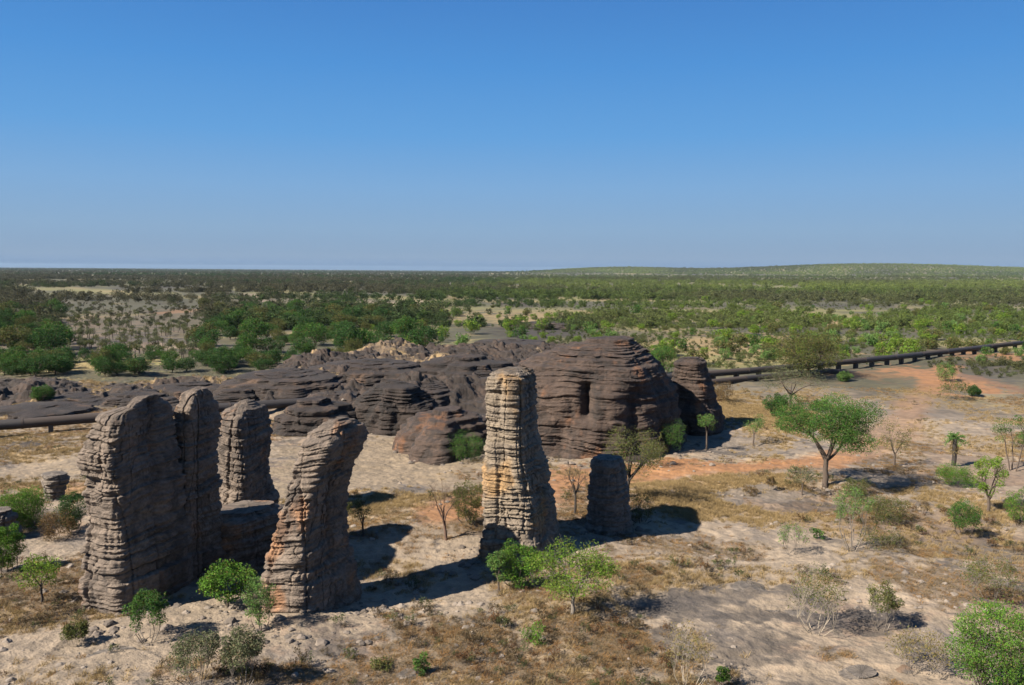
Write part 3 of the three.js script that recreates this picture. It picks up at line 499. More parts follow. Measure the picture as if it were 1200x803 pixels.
// kinds of growth: h, w metres; trunk = share of the height that is bare; clumps, leaves per clump, leaf length
function tree(o, seed) {
  const R = rng(seed * 2654435 + 17), { h, w, trunk = 0.3, stems = 1, clumps = 14, leaves = 90, leafL = 0.14, flat = 0.7, size = 0.28, green = 'mid', wood = 'brown', lean = 0, girth = 0.028, spread = 0.06, twigs = 3, shape = 'round', bare = 0 } = o;
  const k1 = leafL < 0.21 && !o.sides ? 0.8 : 1;
  const LB = new Limbs(o.sides || 7), LV = new Leaves(), pal = GREEN[green], wc = BARK[wood];
  const tops = [];
  for (let s = 0; s < stems; s++) {
    const a = s / stems * 6.283 + R() * 1.2, off = stems > 1 ? spread * w : 0, out = stems > 1 ? w * 0.22 * (0.5 + R()) : 0;
    const p0 = new THREE.Vector3(Math.cos(a) * off, -0.25, Math.sin(a) * off), th = h * Math.max(trunk, 0.12) * (stems > 1 ? 0.8 + 0.5 * R() : 1);
    const p3 = new THREE.Vector3(Math.cos(a) * (off + out) + lean * th, th, Math.sin(a) * (off + out));
    const pts = []; for (let k = 0; k <= 5; k++) { const t = k / 5, q = p0.clone().lerp(p3, t); q.x += (R() - .5) * h * 0.018 * Math.sin(t * 3.14); q.z += (R() - .5) * h * 0.018 * Math.sin(t * 3.14); pts.push(q); }
    const r0 = h * girth / Math.sqrt(stems) * 1.25; LB.add(pts, r0, r0 * 0.7, wc, R); tops.push([p3, r0 * 0.68]);
  }
  const cy = h * (trunk + 1) / 2, ry = h * (1 - trunk) / 2, rx = w / 2, list = [];
  for (let k = 0, guard = 0; k < clumps && guard < clumps * 60; guard++) {
    const a = R() * 6.283, u = Math.cbrt(0.12 + 0.88 * R()), el = shape === 'umbrella' ? (R() * 1.5 - 0.5) : shape === 'up' ? R() * 1.5 - 0.5 : R() * 2 - 1;
    const e = clamp(el, -1, 1), ce = Math.sqrt(1 - e * e * (shape === 'umbrella' ? 0.7 : 0.9));
    const q = new THREE.Vector3(Math.cos(a) * ce * rx * u * 0.86 + lean * h * 0.6, cy + e * ry * u * 0.86, Math.sin(a) * ce * rx * u * 0.86);
    const need = rx * size * 0.75;
    if (list.some((c) => c.q.distanceTo(q) < need) && guard < clumps * 40) continue;
    list.push({ q, r: rx * size * (0.75 + 0.55 * R()) }); k++;
  }
  const forks = stems > 1 ? tops : (() => {
    const [tp, tr] = tops[0], G = Math.max(2, Math.min(6, Math.round(clumps / 5))), turn = R() * 6.283, sect = Array.from({ length: G }, () => []), out = [];
    for (const c of list) sect[Math.floor(((Math.atan2(c.q.z - tp.z, c.q.x - tp.x) + turn + 12.566) % 6.283) / 6.2832 * G)].push(c);
    for (const m of sect) {
      if (!m.length) continue;
      const cen = m.reduce((v, c) => v.add(c.q), new THREE.Vector3()).multiplyScalar(1 / m.length), start = tp.clone(); start.y -= R() * 0.25 * h * trunk;
      const f = 0.5 + 0.3 * R(), e = start.clone().lerp(cen, f), bend = start.clone().lerp(e, 0.5); bend.y += (R() - 0.3) * 0.08 * h; bend.x += (R() - .5) * 0.1 * w; bend.z += (R() - .5) * 0.1 * w;
      const pts = []; for (let k = 0; k <= 5; k++) { const t = k / 5; pts.push(start.clone().multiplyScalar((1 - t) ** 2).addScaledVector(bend, 2 * t * (1 - t)).addScaledVector(e, t * t)); }
      LB.add(pts, tr * 0.72, tr * 0.42, wc, R);
      for (const c of m) c.fork = [e, tr * 0.5];
      out.push([e, tr * 0.5]);
    }
    return out;
  })();
  for (const c of list) {
    const [tp, tr] = c.fork || forks.reduce((m, t) => t[0].distanceTo(c.q) < m[0].distanceTo(c.q) ? t : m, forks[Math.floor(R() * forks.length)]);
    const mid = tp.clone().lerp(c.q, 0.5); mid.y += (shape === 'umbrella' ? -0.03 : 0.05) * h; mid.x += (R() - .5) * w * 0.08; mid.z += (R() - .5) * w * 0.08;
    const pts = []; for (let k = 0; k <= 5; k++) { const t = k / 5; pts.push(tp.clone().multiplyScalar((1 - t) ** 2).addScaledVector(mid, 2 * t * (1 - t)).addScaledVector(c.q, t * t)); }
    const r0 = tr * (0.35 + 0.25 * R()); LB.add(pts, r0, Math.max(r0 * 0.3, 0.006), wc, R);
    for (let k = 0; k < twigs; k++) {
      const s = pts[2 + Math.floor(R() * 4)], e = new THREE.Vector3(c.q.x + (R() - .5) * 2 * c.r, c.q.y + (R() - .25) * 1.7 * c.r * flat, c.q.z + (R() - .5) * 2 * c.r), m = s.clone().lerp(e, 0.5); m.y += (R() - .4) * 0.1 * c.r;
      LB.add([s, m, e], Math.max(r0 * 0.35, 0.007), 0.004, wc, R);
      if (bare) for (let j = 0; j < bare; j++) { const f = m.clone().lerp(e, R()), g = f.clone().add(new THREE.Vector3((R() - .5) * c.r, R() * c.r * 0.8, (R() - .5) * c.r)); LB.add([f, g], Math.max(r0 * 0.2, 0.006), 0.004, wc, R); }
    }
    const tone = 0.82 + 0.36 * R(), second = R();
    for (let k = 0; k < leaves / (k1 * k1 * 0.95); k++) {
      const a = R() * 6.283, e = R() * 2 - 1, u = Math.cbrt(0.15 + 0.85 * R()) * (0.85 + 0.4 * R()), ce = Math.sqrt(1 - e * e);
      const x = c.q.x + Math.cos(a) * ce * u * c.r, y = c.q.y + e * u * c.r * flat, z = c.q.z + Math.sin(a) * ce * u * c.r;
      if (y < 0.02) continue;
      const m = R() < 0.1 ? 2 : R() < second ? 0 : 1, t = tone * (0.6 + 0.7 * R());
      const L = k1 * leafL * (0.7 + 0.6 * R());
      LV.add(x, y, z, L, L * (o.aspect || 0.5), R, [pal[m][0] * t, pal[m][1] * t, pal[m][2] * t], 0.35);
    }
  }
  return { trunk: LB.build(), crown: LV.i.length ? LV.build() : null };
}
function plant(name, label, category, group, spec, seed, p, turn = 0) {
  const o = new THREE.Group(); o.name = numbered(name); o.position.copy(p); o.rotation.y = turn;
  const g = tree(spec, seed);
  put(spec.stems > 1 ? 'stems' : 'trunk', g.trunk, bark, o);
  if (g.crown) put('crown', g.crown, leaf, o);
  scene.add(o);
  return tag(o, label, category, group);
}
// growth habits
const K = {
  umbrella: { trunk: 0.34, clumps: 27, leaves: 600, leafL: 0.17, flat: 0.55, size: 0.27, green: 'mid', shape: 'umbrella', girth: 0.026 },
  round: { trunk: 0.16, clumps: 60, leaves: 150, leafL: 0.26, flat: 0.8, size: 0.26, green: 'olive' },
  bush: { trunk: 0.05, stems: 5, clumps: 30, leaves: 110, leafL: 0.12, flat: 0.85, size: 0.32, green: 'bright', girth: 0.02 },
  leafy: { trunk: 0.25, stems: 1, clumps: 22, leaves: 85, leafL: 0.16, flat: 0.75, size: 0.3, green: 'bright', girth: 0.024 },
  sapling: { trunk: 0.42, clumps: 12, leaves: 60, leafL: 0.16, flat: 0.9, size: 0.36, green: 'fresh', girth: 0.022 },
  sparse: { trunk: 0.22, stems: 6, clumps: 26, leaves: 26, leafL: 0.13, flat: 0.9, size: 0.28, green: 'grey', wood: 'grey', girth: 0.018, twigs: 4, spread: 0.07, shape: 'up' },
  bare: { trunk: 0.3, stems: 1, clumps: 20, leaves: 0, size: 0.3, wood: 'red', girth: 0.022, twigs: 4, bare: 3, shape: 'up' },
  tuft: { trunk: 0.02, stems: 4, clumps: 8, leaves: 60, leafL: 0.12, size: 0.45, flat: 0.8, green: 'bright', girth: 0.02 },
};
let seedNo = 1000;
// [habit, foot x, foot y, height px, width px, label, changes]
const PLANTS = [
  ['umbrella', 967, 571, 110, 125, 'spreading flat-crowned tree with bare forked trunk near the track', { }, 'acacia_tree'],
  ['sapling', 1048, 546, 53, 40, 'thin-leaved brownish tree just right of the flat-crowned tree', { green: 'olive', leaves: 40, clumps: 16, wood: 'brown', trunk: 0.3 }, 'small_tree'],
  ['bush', 1122, 571, 27, 42, 'dense bright bush at the foot of the palm-like tree', { green: 'bright', leaves: 120 }, 'bush'],
  ['leafy', 1158, 600, 70, 42, 'slim yellow-green tree beside the dense bright bush', { green: 'lime', trunk: 0.25, clumps: 24 }, 'small_tree'],
  ['bush', 1130, 628, 44, 38, 'round green bush on a short stem casting a black shadow', { green: 'mid', trunk: 0.15, stems: 3 }, 'bush'],
  ['bush', 1195, 616, 46, 34, 'leafy shrub past the round green bush', { green: 'bright', leaves: 60 }, 'shrub'],
  ['leafy', 1187, 552, 70, 46, 'tree with bare lower branches and a dark green top', { green: 'mid', trunk: 0.42, twigs: 5, clumps: 16, stems: 3, girth: 0.016 }, 'small_tree'],
  ['sparse', 998, 645, 76, 48, 'tall thin shrub, green on top, bare stems below', { green: 'fresh', leaves: 55, trunk: 0.35 }, 'shrub'],
  ['bush', 1040, 612, 32, 52, 'low spreading olive bush by the tall thin shrub', { green: 'olive', leaves: 90 }, 'bush'],
  ['sparse', 1030, 646, 30, 58, 'low brown twiggy shrub by the tall thin shrub', { green: 'olive', leaves: 22 }, 'shrub'],
  ['sapling', 940, 580, 33, 36, 'pale sapling on bare grey ground left of the flat-crowned tree', { green: 'grey', leaves: 55 }, 'sapling'],
  ['sparse', 903, 576, 20, 12, 'small dead brown bush in the straw grass', { green: 'rust', leaves: 20 }, 'shrub'],
  ['sapling', 883, 523, 38, 30, 'light green sapling beside the yellow grass right of the peak', {}, 'sapling'],
  ['sapling', 828, 527, 42, 24, 'slender sapling in front of the dark peak', { trunk: 0.5 }, 'sapling'],
  ['bush', 786, 530, 40, 36, 'green bush at the foot of the dome with a dark shadow', { green: 'mid' }, 'bush'],
  ['leafy', 734, 584, 84, 86, 'olive tree with a bent trunk behind the short stump of rock', { green: 'olive', trunk: 0.34, clumps: 30, leaves: 90, flat: 0.6, lean: 0.12, wood: 'dark' }, 'small_tree'],
  ['sparse', 766, 545, 30, 36, 'thin olive shrub between the bent tree and the dome', { green: 'olive', leaves: 40 }, 'shrub'],
  ['bush', 549, 613, 54, 44, 'dense dull olive bush left of the tall pillar', { green: 'olive', leaves: 130, wood: 'dark' }, 'bush'],
  ['bare', 523, 634, 74, 46, 'leafless reddish little tree left of the olive bush', { lean: -0.1 }, 'bare_tree'],
  ['bare', 674, 602, 62, 42, 'leafless dark tree between the tall pillar and the stump', { wood: 'dark', trunk: 0.4 }, 'bare_tree'],
  ['bush', 752, 612, 40, 34, 'dark scrubby bush in the shadow of the stump of rock', { green: 'olive', leaves: 40, wood: 'dark' }, 'bush'],
  ['sapling', 584, 694, 52, 28, 'pale green sapling with a thin stem at the tall pillar foot', { trunk: 0.3, clumps: 14 }, 'sapling'],
  ['bush', 608, 690, 58, 52, 'dense green bush in front of the tall pillar', { green: 'bright', leaves: 120, clumps: 34 }, 'bush'],
  ['leafy', 671, 720, 90, 104, 'lively green open tree with a red-brown patch of ground round it', { green: 'lime', clumps: 34, leaves: 120, leafL: 0.15, flat: 0.6, trunk: 0.28, twigs: 6, wood: 'grey' }, 'small_tree'],
  ['tuft', 628, 753, 24, 34, 'small green bush in rusty dry grass', { green: 'bright' }, 'bush'],
  ['leafy', 267, 712, 52, 70, 'leafy green tree at the end of the twin pillar\'s shadow', { green: 'bright', clumps: 24, leafL: 0.2, twigs: 4 }, 'small_tree'],
  ['bush', 305, 738, 66, 40, 'light green shrub against the leaning pillar base', { green: 'fresh', leaves: 60, trunk: 0.15 }, 'shrub'],
  ['sparse', 174, 752, 62, 50, 'upright feathery shrub in front of the twin pillar', { green: 'mid', leaves: 90, shape: 'up' }, 'shrub'],
  ['sparse', 90, 756, 30, 32, 'low olive shrub at the twin pillar corner', { green: 'olive', leaves: 55 }, 'shrub'],
  ['sparse', 232, 806, 66, 66, 'wide grey-green shrub with a tangle of pale branches', { green: 'grey', leaves: 55, clumps: 34 }, 'shrub'],
  ['sparse', 285, 808, 74, 56, 'taller grey-green shrub next to the tangled one', { green: 'grey', leaves: 80, clumps: 34 }, 'shrub'],
  ['sapling', 49, 706, 56, 52, 'yellow-green little tree with a dark bare stem', { green: 'lime', wood: 'dark', trunk: 0.4, clumps: 16 }, 'small_tree'],
  ['bush', 24, 622, 50, 62, 'bright green bush left of the small pale stub', { green: 'bright', leaves: 220, clumps: 50 }, 'bush'],
  ['bush', 86, 622, 46, 40, 'dark green bush right of the small pale stub', { green: 'deep', leaves: 130, wood: 'dark' }, 'bush'],
  ['bush', 68, 632, 34, 44, 'rusty dead bush below the small pale stub', { green: 'rust', leaves: 70 }, 'bush'],
  ['bush', 8, 672, 62, 40, 'tall green bush below the grey boulder', { green: 'bright', leaves: 180, clumps: 36 }, 'bush'],
  ['tuft', 494, 791, 28, 20, 'single small seedling on the bare ground', { green: 'mid', leaves: 70 }, 'seedling'],
  ['tuft', 449, 782, 15, 28, 'low olive tuft beside a pale slab', { green: 'olive' }, 'bush'],
  ['sparse', 956, 741, 78, 74, 'large open grey shrub with many pale stems on scorched ground', { green: 'olive', leaves: 22, clumps: 38, wood: 'pale', stems: 9 }, 'shrub'],
  ['sparse', 1034, 737, 58, 46, 'leafy olive shrub beside the large open grey shrub', { green: 'olive', leaves: 45, clumps: 28 }, 'shrub'],
  ['bush', 1172, 830, 132, 124, 'big glossy green bush at the edge of the slope', { green: 'bright', leaves: 130, clumps: 70, leafL: 0.13, size: 0.24 }, 'bush'],
  ['sparse', 1162, 706, 52, 76, 'wide thin olive shrub behind the big glossy bush', { green: 'olive', leaves: 40, clumps: 30 }, 'shrub'],
  ['sparse', 1078, 790, 52, 78, 'dry brown twiggy shrub left of the big glossy bush', { green: 'straw', leaves: 26, clumps: 32 }, 'shrub'],
  ['sparse', 806, 812, 84, 66, 'pale yellowish shrub of bare straight twigs', { green: 'straw', leaves: 14, wood: 'pale', stems: 9, clumps: 30 }, 'shrub'],
  ['tuft', 845, 806, 34, 18, 'narrow green tuft next to the pale yellowish shrub', { green: 'bright' }, 'bush'],
  ['sparse', 929, 652, 40, 38, 'faint thin shrub on pale rock', { green: 'fresh', leaves: 16 }, 'shrub'],
  ['tuft', 958, 632, 16, 16, 'tiny round green bush on pale rock', { green: 'mid' }, 'bush'],
  ['tuft', 645, 527, 22, 24, 'green bush at the orange base of the dome', { green: 'bright' }, 'bush'],
  ['bush', 547, 540, 34, 46, 'green bush at the foot of the smooth brown slab', { green: 'mid' }, 'bush'],
  ['round', 947, 442, 54, 86, 'large round-crowned tree hiding part of the pipeline', { leaves: 200 }, 'round_tree'],
  ['umbrella', 926, 478, 48, 80, 'greyish half-bare tree in front of the large round-crowned tree', { green: 'grey', leaves: 70, trunk: 0.35, clumps: 26, wood: 'brown', leafL: 0.2 }, 'small_tree'],
  ['bush', 908, 488, 28, 30, 'dark green bush under the greyish half-bare tree', { green: 'deep', leafL: 0.2 }, 'bush'],
  ['bush', 990, 447, 12, 18, 'tiny bright bush below the pipeline', { green: 'fresh', leafL: 0.2 }, 'bush'],
  ['bush', 1142, 464, 13, 16, 'small dark bush alone on the reddish slope', { green: 'deep', leafL: 0.2 }, 'bush'],
  ['bush', 1108, 447, 22, 22, 'pale bush beside the orange clearing', { green: 'fresh', leafL: 0.2, leaves: 60 }, 'bush'],
  ['sparse', 1120, 468, 22, 40, 'brown scrubby bush below the orange clearing', { green: 'olive', leafL: 0.22, leaves: 30 }, 'shrub'],
  ['bush', 776, 440, 36, 34, 'green bush peeping out behind the right shoulder of the dome', { green: 'mid', leafL: 0.22 }, 'bush'],
  ['leafy', 425 + 0, 628, 46, 26, 'thin dark sapling behind the leaning pillar', { green: 'olive', leaves: 14, wood: 'dark', trunk: 0.35 }, 'sapling'],
  ['tuft', 880, 580, 12, 18, 'little brown bush in straw grass near the pale sapling', { green: 'rust' }, 'bush'],
  ['bush', 1003, 580, 22, 34, 'low green bush under the flat-crowned tree', { green: 'olive', leaves: 60 }, 'bush'],
  ['tuft', 405, 602, 14, 18, 'small olive bush on the sand behind the leaning pillar', { green: 'olive' }, 'bush'],
  ['bush', 50, 472, 16, 26, 'lone green bush on the black ledge', { green: 'mid', leafL: 0.2 }, 'bush'],
  ['bush', 845, 470, 24, 30, 'brownish bush in yellow grass right of the peak', { green: 'rust', leafL: 0.18, leaves: 50 }, 'bush'],
];
for (const [habit, fx, fy, hp, wp, label, change, name] of PLANTS) {
  const p = ground(fx, Math.min(fy, 800)); const q = fy > 800 ? (() => { const d = ray(fx, fy); d.multiplyScalar(-1 / d.z); const t = -EYE / d.y; return new THREE.Vector3(d.x * t, height(d.x * t, -t), -t); })() : p;
  const D = -q.z; q.y -= 0.06;
  const cat = /tree/.test(name) ? 'tree' : name;
  plant(name, label, cat, null, { ...K[habit], ...change, h: hp * D / F * 1.04, w: wp * D / F }, ++seedNo, q);
}
{ // palm-like tree with a tuft of stiff leaves
  const p = ground(1117, 545), D = -p.z, h = 44 * D / F, R = rng(77), o = new THREE.Group(); o.name = numbered('palm_tree'); o.position.copy(p);
  const LB = new Limbs(9), LV = new Leaves(), pts = []; for (let k = 0; k <= 6; k++) pts.push(new THREE.Vector3(0.08 * Math.sin(k), k / 6 * h * 0.72 - 0.2 * (k === 0), 0.05 * k));
  LB.add(pts, 0.26, 0.17, BARK.dark, R); put('trunk', LB.build(), bark, o);
  const skirt = new Leaves();
  for (let k = 0; k < 34; k++) {
    const a = R() * 6.283, e = k < 10 ? -0.9 - R() * 0.4 : -0.35 + R() * 1.6, c = Math.cos(e), r = 0.95 + 0.4 * R();
    for (let j = 1; j < 26; j++) { const t = j / 26, q = new THREE.Vector3(Math.cos(a) * c * r * t, h * 0.72 + Math.sin(e) * r * t - 0.45 * t * t, Math.sin(a) * c * r * t), s = 0.22 * t; const col = k < 10 ? GREEN.straw[0] : GREEN.fresh[j % 2]; (k < 10 ? skirt : LV).add(q.x + (R() - .5) * s * 2, q.y + (R() - .5) * s, q.z + (R() - .5) * s * 2, 0.3, 0.07, R, col, 0.2); }
  }
  put('crown', LV.build(), leaf, o); put('dead_leaf_skirt', skirt.build(), leaf, o);
  scene.add(o); tag(o, 'palm-like tree with a dark trunk and a tuft of stiff leaves', 'tree');
}
console.log('near plants done');

// ------------------------------------------------------------------ trees of the savanna and the wooded belt
function proto(spec, seed) { const g = tree(spec, seed); return g; }
const FAR = {
  belt: [0, 1, 2, 3].map((k) => proto({ ...K.round, h: 8, w: 9.5, trunk: 0.12, clumps: 34, leaves: 60, leafL: 0.52, size: 0.3, green: ['mid', 'deep', 'olive', 'deep'][k], sides: 4, twigs: 1 }, 500 + k)),
  shrub: [0, 1, 2, 3, 4].map((k) => proto({ ...K.bush, h: 3, w: 3.6, stems: 3, clumps: 16, leaves: 42, leafL: 0.36, size: 0.36, green: ['fresh', 'lime', 'mid', 'olive', 'lime'][k], sides: 3, twigs: 1 }, 520 + k)),
  stunted: [0, 1, 2].map((k) => proto({ ...K.sapling, h: 4.2, w: 2.6, trunk: 0.55, clumps: 8, leaves: 26, leafL: 0.4, size: 0.5, green: ['grey', 'olive', 'grey'][k], wood: 'dark', sides: 4, twigs: 2, girth: 0.03 }, 540 + k)),
};
function roots(list, name) {
  return list.map((g) => { const o = new THREE.Group(); put('trunk', g.trunk, bark, o); put('crown', g.crown, leaf, o); return o; });
}
function standOf(name, list, tones, spots, label, category, group) {
  const protos = roots(list);
  spots.forEach(([x, z, s, k], i) => {
    const o = protos[k % protos.length].clone(); o.name = numbered(name);
    o.position.set(x, height(x, z) - 0.1, z); o.rotation.y = hash(i, 5, 1) * 6.283; o.scale.set(s * (0.9 + 0.25 * hash(i, 6)), s * (0.85 + 0.3 * hash(i, 7)), s * (0.9 + 0.25 * hash(i, 8)));
    const tone = tones[k % protos.length]; scene.add(o); tag(o, `${tone} ${label}`, category, `${tone} ${group}`);
  });
}
const spotsIn = (n, seed, x0, x1, y0, y1, test) => { // spread over a stretch of ground seen between two rows of the photograph
  const R = rng(seed), out = [];
  for (let g = 0; out.length < n && g < n * 60; g++) {
    const px = mix(x0, x1, R()), py = mix(y0, y1, R()), d = ray(px, py); d.multiplyScalar(-1 / d.z);
    const t = -EYE / d.y, x = d.x * t, z = -t;
    if (t < 0 || pipeDistance(x, z) < 4) continue;
    const w = test(px, py, x, z, R);
    if (w) out.push([x, z, w, Math.floor(R() * 60)]);
  }
  return out;
};
const grove = (x, z, s) => fbm(x * 0.012, z * 0.012, 3, s);
standOf('savanna_shrub', FAR.shrub, ['fresh pale green', 'yellow-green', 'plain mid green', 'dull olive', 'yellow-green'], spotsIn(300, 61, 430, 1260, 352, 425, (px, py, x, z, R) => {
  if (plateau(x, z) > 0.05 || (px > 585 && px < 760 && py > 402)) return 0;
  return -z < 600 && grove(x, z, 401) + 0.35 * (R() - .5) > -0.1 ? 0.6 + 0.9 * R() ** 2 : 0;
}), 'leafy shrub scattered on the open savanna beyond the dome and pipeline', 'shrub', 'shrubs of the open savanna');
standOf('woodland_tree', FAR.belt, ['plain green', 'dark green', 'olive', 'dark green'], spotsIn(300, 62, -40, 500, 362, 452, (px, py, x, z, R) => {
  const edge = px < 250 ? 450 - Math.max(0, px - 60) * 0.1 : 434;
  if (py > edge || (px > 75 && px < 235 && py < 418 && py > 350)) return 0;
  return plateau(x, z) < 0.05 ? (py > 415 ? 0.25 + 0.3 * R() : 0.35 + 0.5 * R() ** 1.5) : 0;
}), 'dense tree of the wooded belt behind the dark rock upland', 'tree', 'trees of the wooded belt');
standOf('stunted_tree', FAR.stunted, ['greyish', 'olive', 'greyish'], spotsIn(300, 63, 40, 245, 360, 420, (px, py, x, z, R) => 0.4 + 0.35 * R()), 'stunted tree on a dark stem in the brown clearing', 'tree', 'stunted trees of the clearing');

function stuff(name, label, category, geometry, material, list) {
  const m = new THREE.InstancedMesh(geometry, material, list.length), M = new THREE.Matrix4(), q = new THREE.Quaternion(), up = new THREE.Vector3(0, 1, 0), c = new THREE.Color();
  list.forEach(([x, y, z, s, sy, a, col], k) => { M.compose(new THREE.Vector3(x, y, z), q.setFromAxisAngle(up, a), new THREE.Vector3(s, sy, s)); m.setMatrixAt(k, M); m.setColorAt(k, c.setRGB(...col)); });
  m.name = numbered(name); m.castShadow = m.receiveShadow = true; scene.add(m);
  return tag(m, label, category, null, 'stuff');
}
function crownOnly(spec, seed) { const g = tree({ ...spec, sides: 3 }, seed), t = g.trunk; t.deleteAttribute('normal'); return mergeGeometries([g.crown, t]); }
GREEN.white = [[0.9, 0.95, 0.9], [0.75, 0.78, 0.75], [1, 0.85, 0.7]];
const woods = [0, 1, 2].map((k) => crownOnly({ ...K.round, h: 1, w: [1.15, 0.9, 1.5][k], trunk: 0.1, clumps: 14, leaves: 22, leafL: 0.13, size: 0.36, green: 'white', twigs: 0, wood: 'brown' }, 560 + k));
{
  const lists = [[], [], []], R = rng(4242);
  const add = (x, z, H) => {
    const gz = fbm(x * 0.0035, z * 0.0035, 3, 601), g2 = fbm(x * 0.012, z * 0.012, 2, 605);
    const drab = sstep(-0.15, 0.3, gz + 0.12 + 0.3 * (R() - .5));
    const v = 0.75 + 0.5 * R();
    const open = sstep(-110, 40, x + 160 * g2 + 60 * (R() - .5)) * (1 - 0.6 * sstep(-0.1, 0.25, fbm(x * 0.0016, z * 0.0016, 2, 609))), green = [0.044, 0.078, 0.02].map((c, k) => mix(c, [0.17, 0.212, 0.05][k], open));
    const dull = [0.1, 0.088, 0.054], col = green.map((c, k) => mix(c, dull[k], drab * (0.85 - 0.6 * open)) * v * (g2 > 0.15 ? 0.88 : 1));
    const y = height(x, z) - 0.12 * H;
    lists[Math.floor(R() * 3)].push([x, y, z, H * (0.85 + 0.4 * R()), H * (0.8 + 0.4 * R()), R() * 6.283, col]);
  };
  const ring = (n, d0, d1, H0, H1, test) => { for (let k = 0; k < n; k++) { const d = d0 * (d1 / d0) ** R(), x = d * (R() - .5) * 1.75, z = -d; if (!test || test(x, z)) add(x, z, mix(H0, H1, R() ** 1.5)); } };
  const clearing = (x, z) => { const d = -z, px = x / d * 1000 + 600, py = 317 + 20000 / d; return !(px > 70 && px < 240 && py > 358 && py < 410) && fbm(x * 0.006, z * 0.006, 3, 611) > -0.3 && !PATCHES.some((p) => p.k === 'sand' && ((x - p.x) / p.rx) ** 2 + ((z - p.z) / p.rz) ** 2 < 1.1) && plateau(x, z) < 0.05 && pipeDistance(x, z) > 5; };
  ring(2600, 170, 330, 0.7, 2.4, (x, z) => clearing(x, z) && x > 20 + (300 + z) * 0.1 && (x > 40 || z < -200));
  ring(10500, 165, 700, 0.35, 1.4, (x, z) => clearing(x, z) && x / -z > -0.06 && (x > 60 || z < -172) && x > 12 && !PATCHES.some((p) => p.k === 'laterite' && ((x - p.x) / p.rx) ** 2 + ((z - p.z) / p.rz) ** 2 < 1.2));
  const lowland = (x, z) => plateau(x, z) < 0.02 && pipeDistance(x, z) > 4 && x > 8 && (x > 60 || z < -172) && !PATCHES.some((p) => p.k === 'laterite' && ((x - p.x) / p.rx) ** 2 + ((z - p.z) / p.rz) ** 2 < 1.3);
  ring(9000, 165, 360, 0.3, 1.3, lowland); ring(700, 175, 360, 1, 2.6, lowland);
  ring(10000, 290, 800, 0.9, 4.4, (x, z) => clearing(x, z) && x / -z > -0.1 && fbm(x * 0.02, z * 0.02, 3, 615) + 0.3 * (R() - .5) > -0.16);
  ring(2600, 290, 480, 1, 2.4, (x, z) => { const px = x / -z * 1000 + 600, py = 317 - 20000 / z; return px > 30 && px < 260 && py > 356 && py < 415; });
  ring(4800, 280, 800, 2, 7, (x, z) => clearing(x, z) && x / -z < -0.08);
  ring(9000, 600, 1600, 3, 8, clearing);
  ring(16000, 1400, 5000, 4, 9);
  ring(26000, 4500, 16000, 6, 12);
  for (let k = 0; k < 46000; k++) { const x = 100 + 4600 * R(), z = -3600 - 2600 * R(); if (hills(x, z) > 8) add(x, z, mix(4, 9, R())); }
  lists.forEach((l, k) => stuff('distant_woodland', ['round-crowned trees and shrubs of the distant savanna woodland', 'narrow-crowned trees mixed through the distant savanna woodland', 'broad-crowned trees mixed through the distant savanna woodland'][k], 'woodland', woods[k], leaf, l));
}
console.log('far plants done');

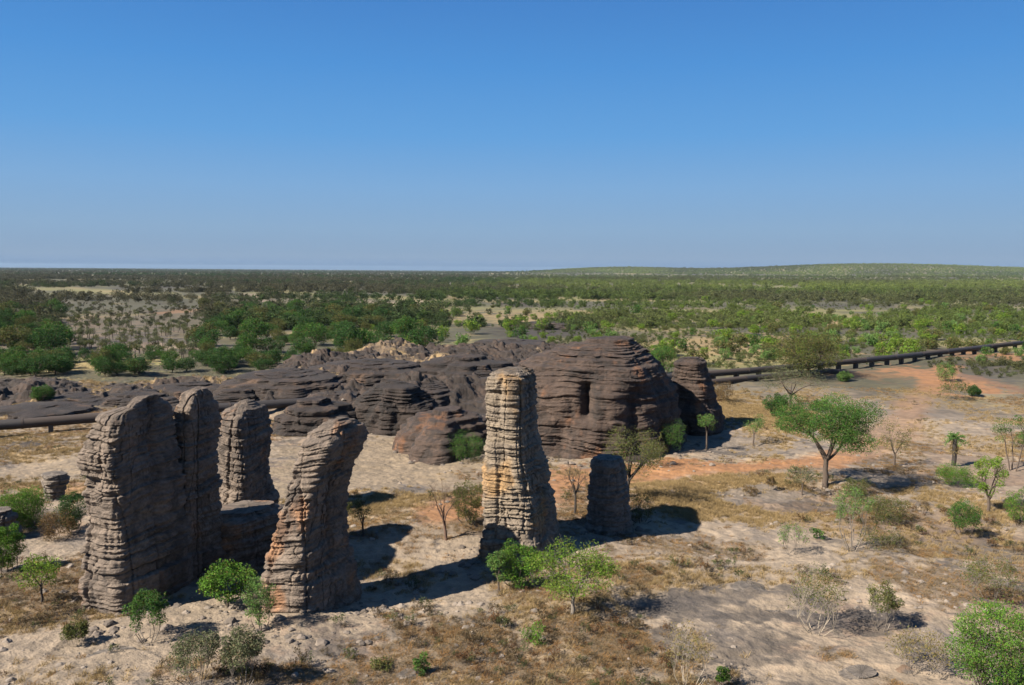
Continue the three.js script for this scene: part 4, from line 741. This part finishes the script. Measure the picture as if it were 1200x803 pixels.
// ------------------------------------------------------------------ dry grass and loose stones
{
  const R = rng(99), L = new Leaves();
  for (let k = 0; k < 22; k++) { // one tuft of blades
    const a = R() * 6.283, r = 0.22 * Math.sqrt(R()), x = Math.cos(a) * r, z = Math.sin(a) * r, h = 0.5 + 0.5 * R(), lx = (R() - .5) * 0.5, lz = (R() - .5) * 0.5, w = 0.014, b = L.p.length / 3, t = R() * 6.283, g = 0.75 + 0.5 * R();
    for (const [px, py, pz] of [[x - w * Math.cos(t), -0.05, z - w * Math.sin(t)], [x + w * Math.cos(t), -0.05, z + w * Math.sin(t)], [x + lx, h, z + lz]]) { L.p.push(px, py, pz); L.c.push(g, g, g); }
    L.i.push(b, b + 1, b + 2);
  }
  const list = [], o = [0, 0, 0];
  for (let k = 0; k < 400000 && list.length < 52000; k++) {
    const d = 26 * (150 / 26) ** R(), x = (R() - .5) * 1.36 * d, z = -d;
    groundColour(x, z, o);
    const s = cover.straw * 0.9, q = cover.dry * 0.5;
    if (R() > Math.max(s, q) ** 1.3) continue;
    const v = 0.75 + 0.5 * R(), c = s > q ? [0.25 * v, 0.18 * v, 0.085 * v] : R() < 0.4 ? [0.225 * v, 0.128 * v, 0.048 * v] : [0.16 * v, 0.118 * v, 0.066 * v];
    const hh = (s > q ? 0.16 + 0.22 * R() : 0.08 + 0.14 * R());
    list.push([x, height(x, z) - 0.02, z, 0.8 + 0.7 * R(), hh, R() * 6.283, c]);
  }
  stuff('dry_grass', 'straw coloured and brown dry grass tufts over the ground', 'grass', L.build(), leaf, list);
  const scrubs = [], shape = crownOnly({ ...K.sparse, h: 1, w: 1.3, stems: 5, clumps: 12, leaves: 9, leafL: 0.13, green: 'white', wood: 'brown', twigs: 3 }, 777);
  for (let k = 0; k < 9000 && scrubs.length < 1500; k++) {
    const d = 27 * (150 / 27) ** R(), x = (R() - .5) * 1.36 * d, z = -d, gr = fbm(x * 0.11, z * 0.11, 3, 717);
    if (gr < 0.05 || plateau(x, z) > 0.1 || pipeDistance(x, z) < 3) continue;
    groundColour(x, z, o); if (Math.max(cover.dry, cover.straw) < 0.15) continue;
    const v = 0.7 + 0.6 * R(), H = 0.25 + 0.6 * R() ** 2, t = R();
    scrubs.push([x, height(x, z) - 0.03, z, H, H * (0.7 + 0.5 * R()), R() * 6.283, t < 0.45 ? [0.14 * v, 0.1 * v, 0.055 * v] : t < 0.75 ? [0.085 * v, 0.1 * v, 0.035 * v] : [0.15 * v, 0.075 * v, 0.035 * v]]);
  }
  stuff('low_scrub', 'knee-high dry scrub scattered over the ground', 'scrub', shape, leaf, scrubs);
  const st = new THREE.IcosahedronGeometry(1, 1), sp = st.attributes.position;
  for (let k = 0; k < sp.count; k++) { const f = 0.75 + 0.5 * hash(Math.round(sp.getX(k) * 50), Math.round(sp.getY(k) * 50), Math.round(sp.getZ(k) * 50)); sp.setXYZ(k, sp.getX(k) * f, sp.getY(k) * f * 0.6, sp.getZ(k) * f); }
  st.computeVertexNormals(); st.deleteAttribute('uv');
  const stones = [];
  for (let k = 0; k < 5200; k++) {
    const d = 26 * (125 / 26) ** R(), x = (R() - .5) * 1.36 * d, z = -d; groundColour(x, z, o);
    if (fbm(x * 0.2, z * 0.2, 3, 707) < 0.02) continue;
    const s = 0.05 + 0.22 * R() ** 4, v = 0.7 + 0.5 * R();
    stones.push([x, height(x, z), z, s, s * (0.7 + 0.6 * R()), R() * 6.283, [0.16 * v, 0.132 * v, 0.108 * v]]);
  }
  for (const [px, py, reach] of [[170, 738, 5], [285, 628, 4], [370, 738, 5], [610, 672, 4.5], [712, 630, 3], [720, 535, 12], [820, 498, 6], [530, 538, 6]]) {
    const c0 = ground(px, py);
    for (let k = 0; k < reach * 22; k++) { const a = R() * 6.283, r = reach * (0.5 + 0.7 * R()), x = c0.x + Math.cos(a) * r, z = c0.z - reach * 0.35 + Math.sin(a) * r * 0.7, s = 0.07 + 0.3 * R() ** 3, v = 0.55 + 0.6 * R(); stones.push([x, height(x, z) + s * 0.1, z, s, s * (0.6 + 0.7 * R()), R() * 6.283, [0.13 * v, 0.105 * v, 0.085 * v]]); }
  }
  stuff('loose_stones', 'small loose stones strewn over the bare ground', 'stones', st, new THREE.MeshStandardMaterial({ roughness: 0.95 }), stones);
}
renderer.render(scene, camera);
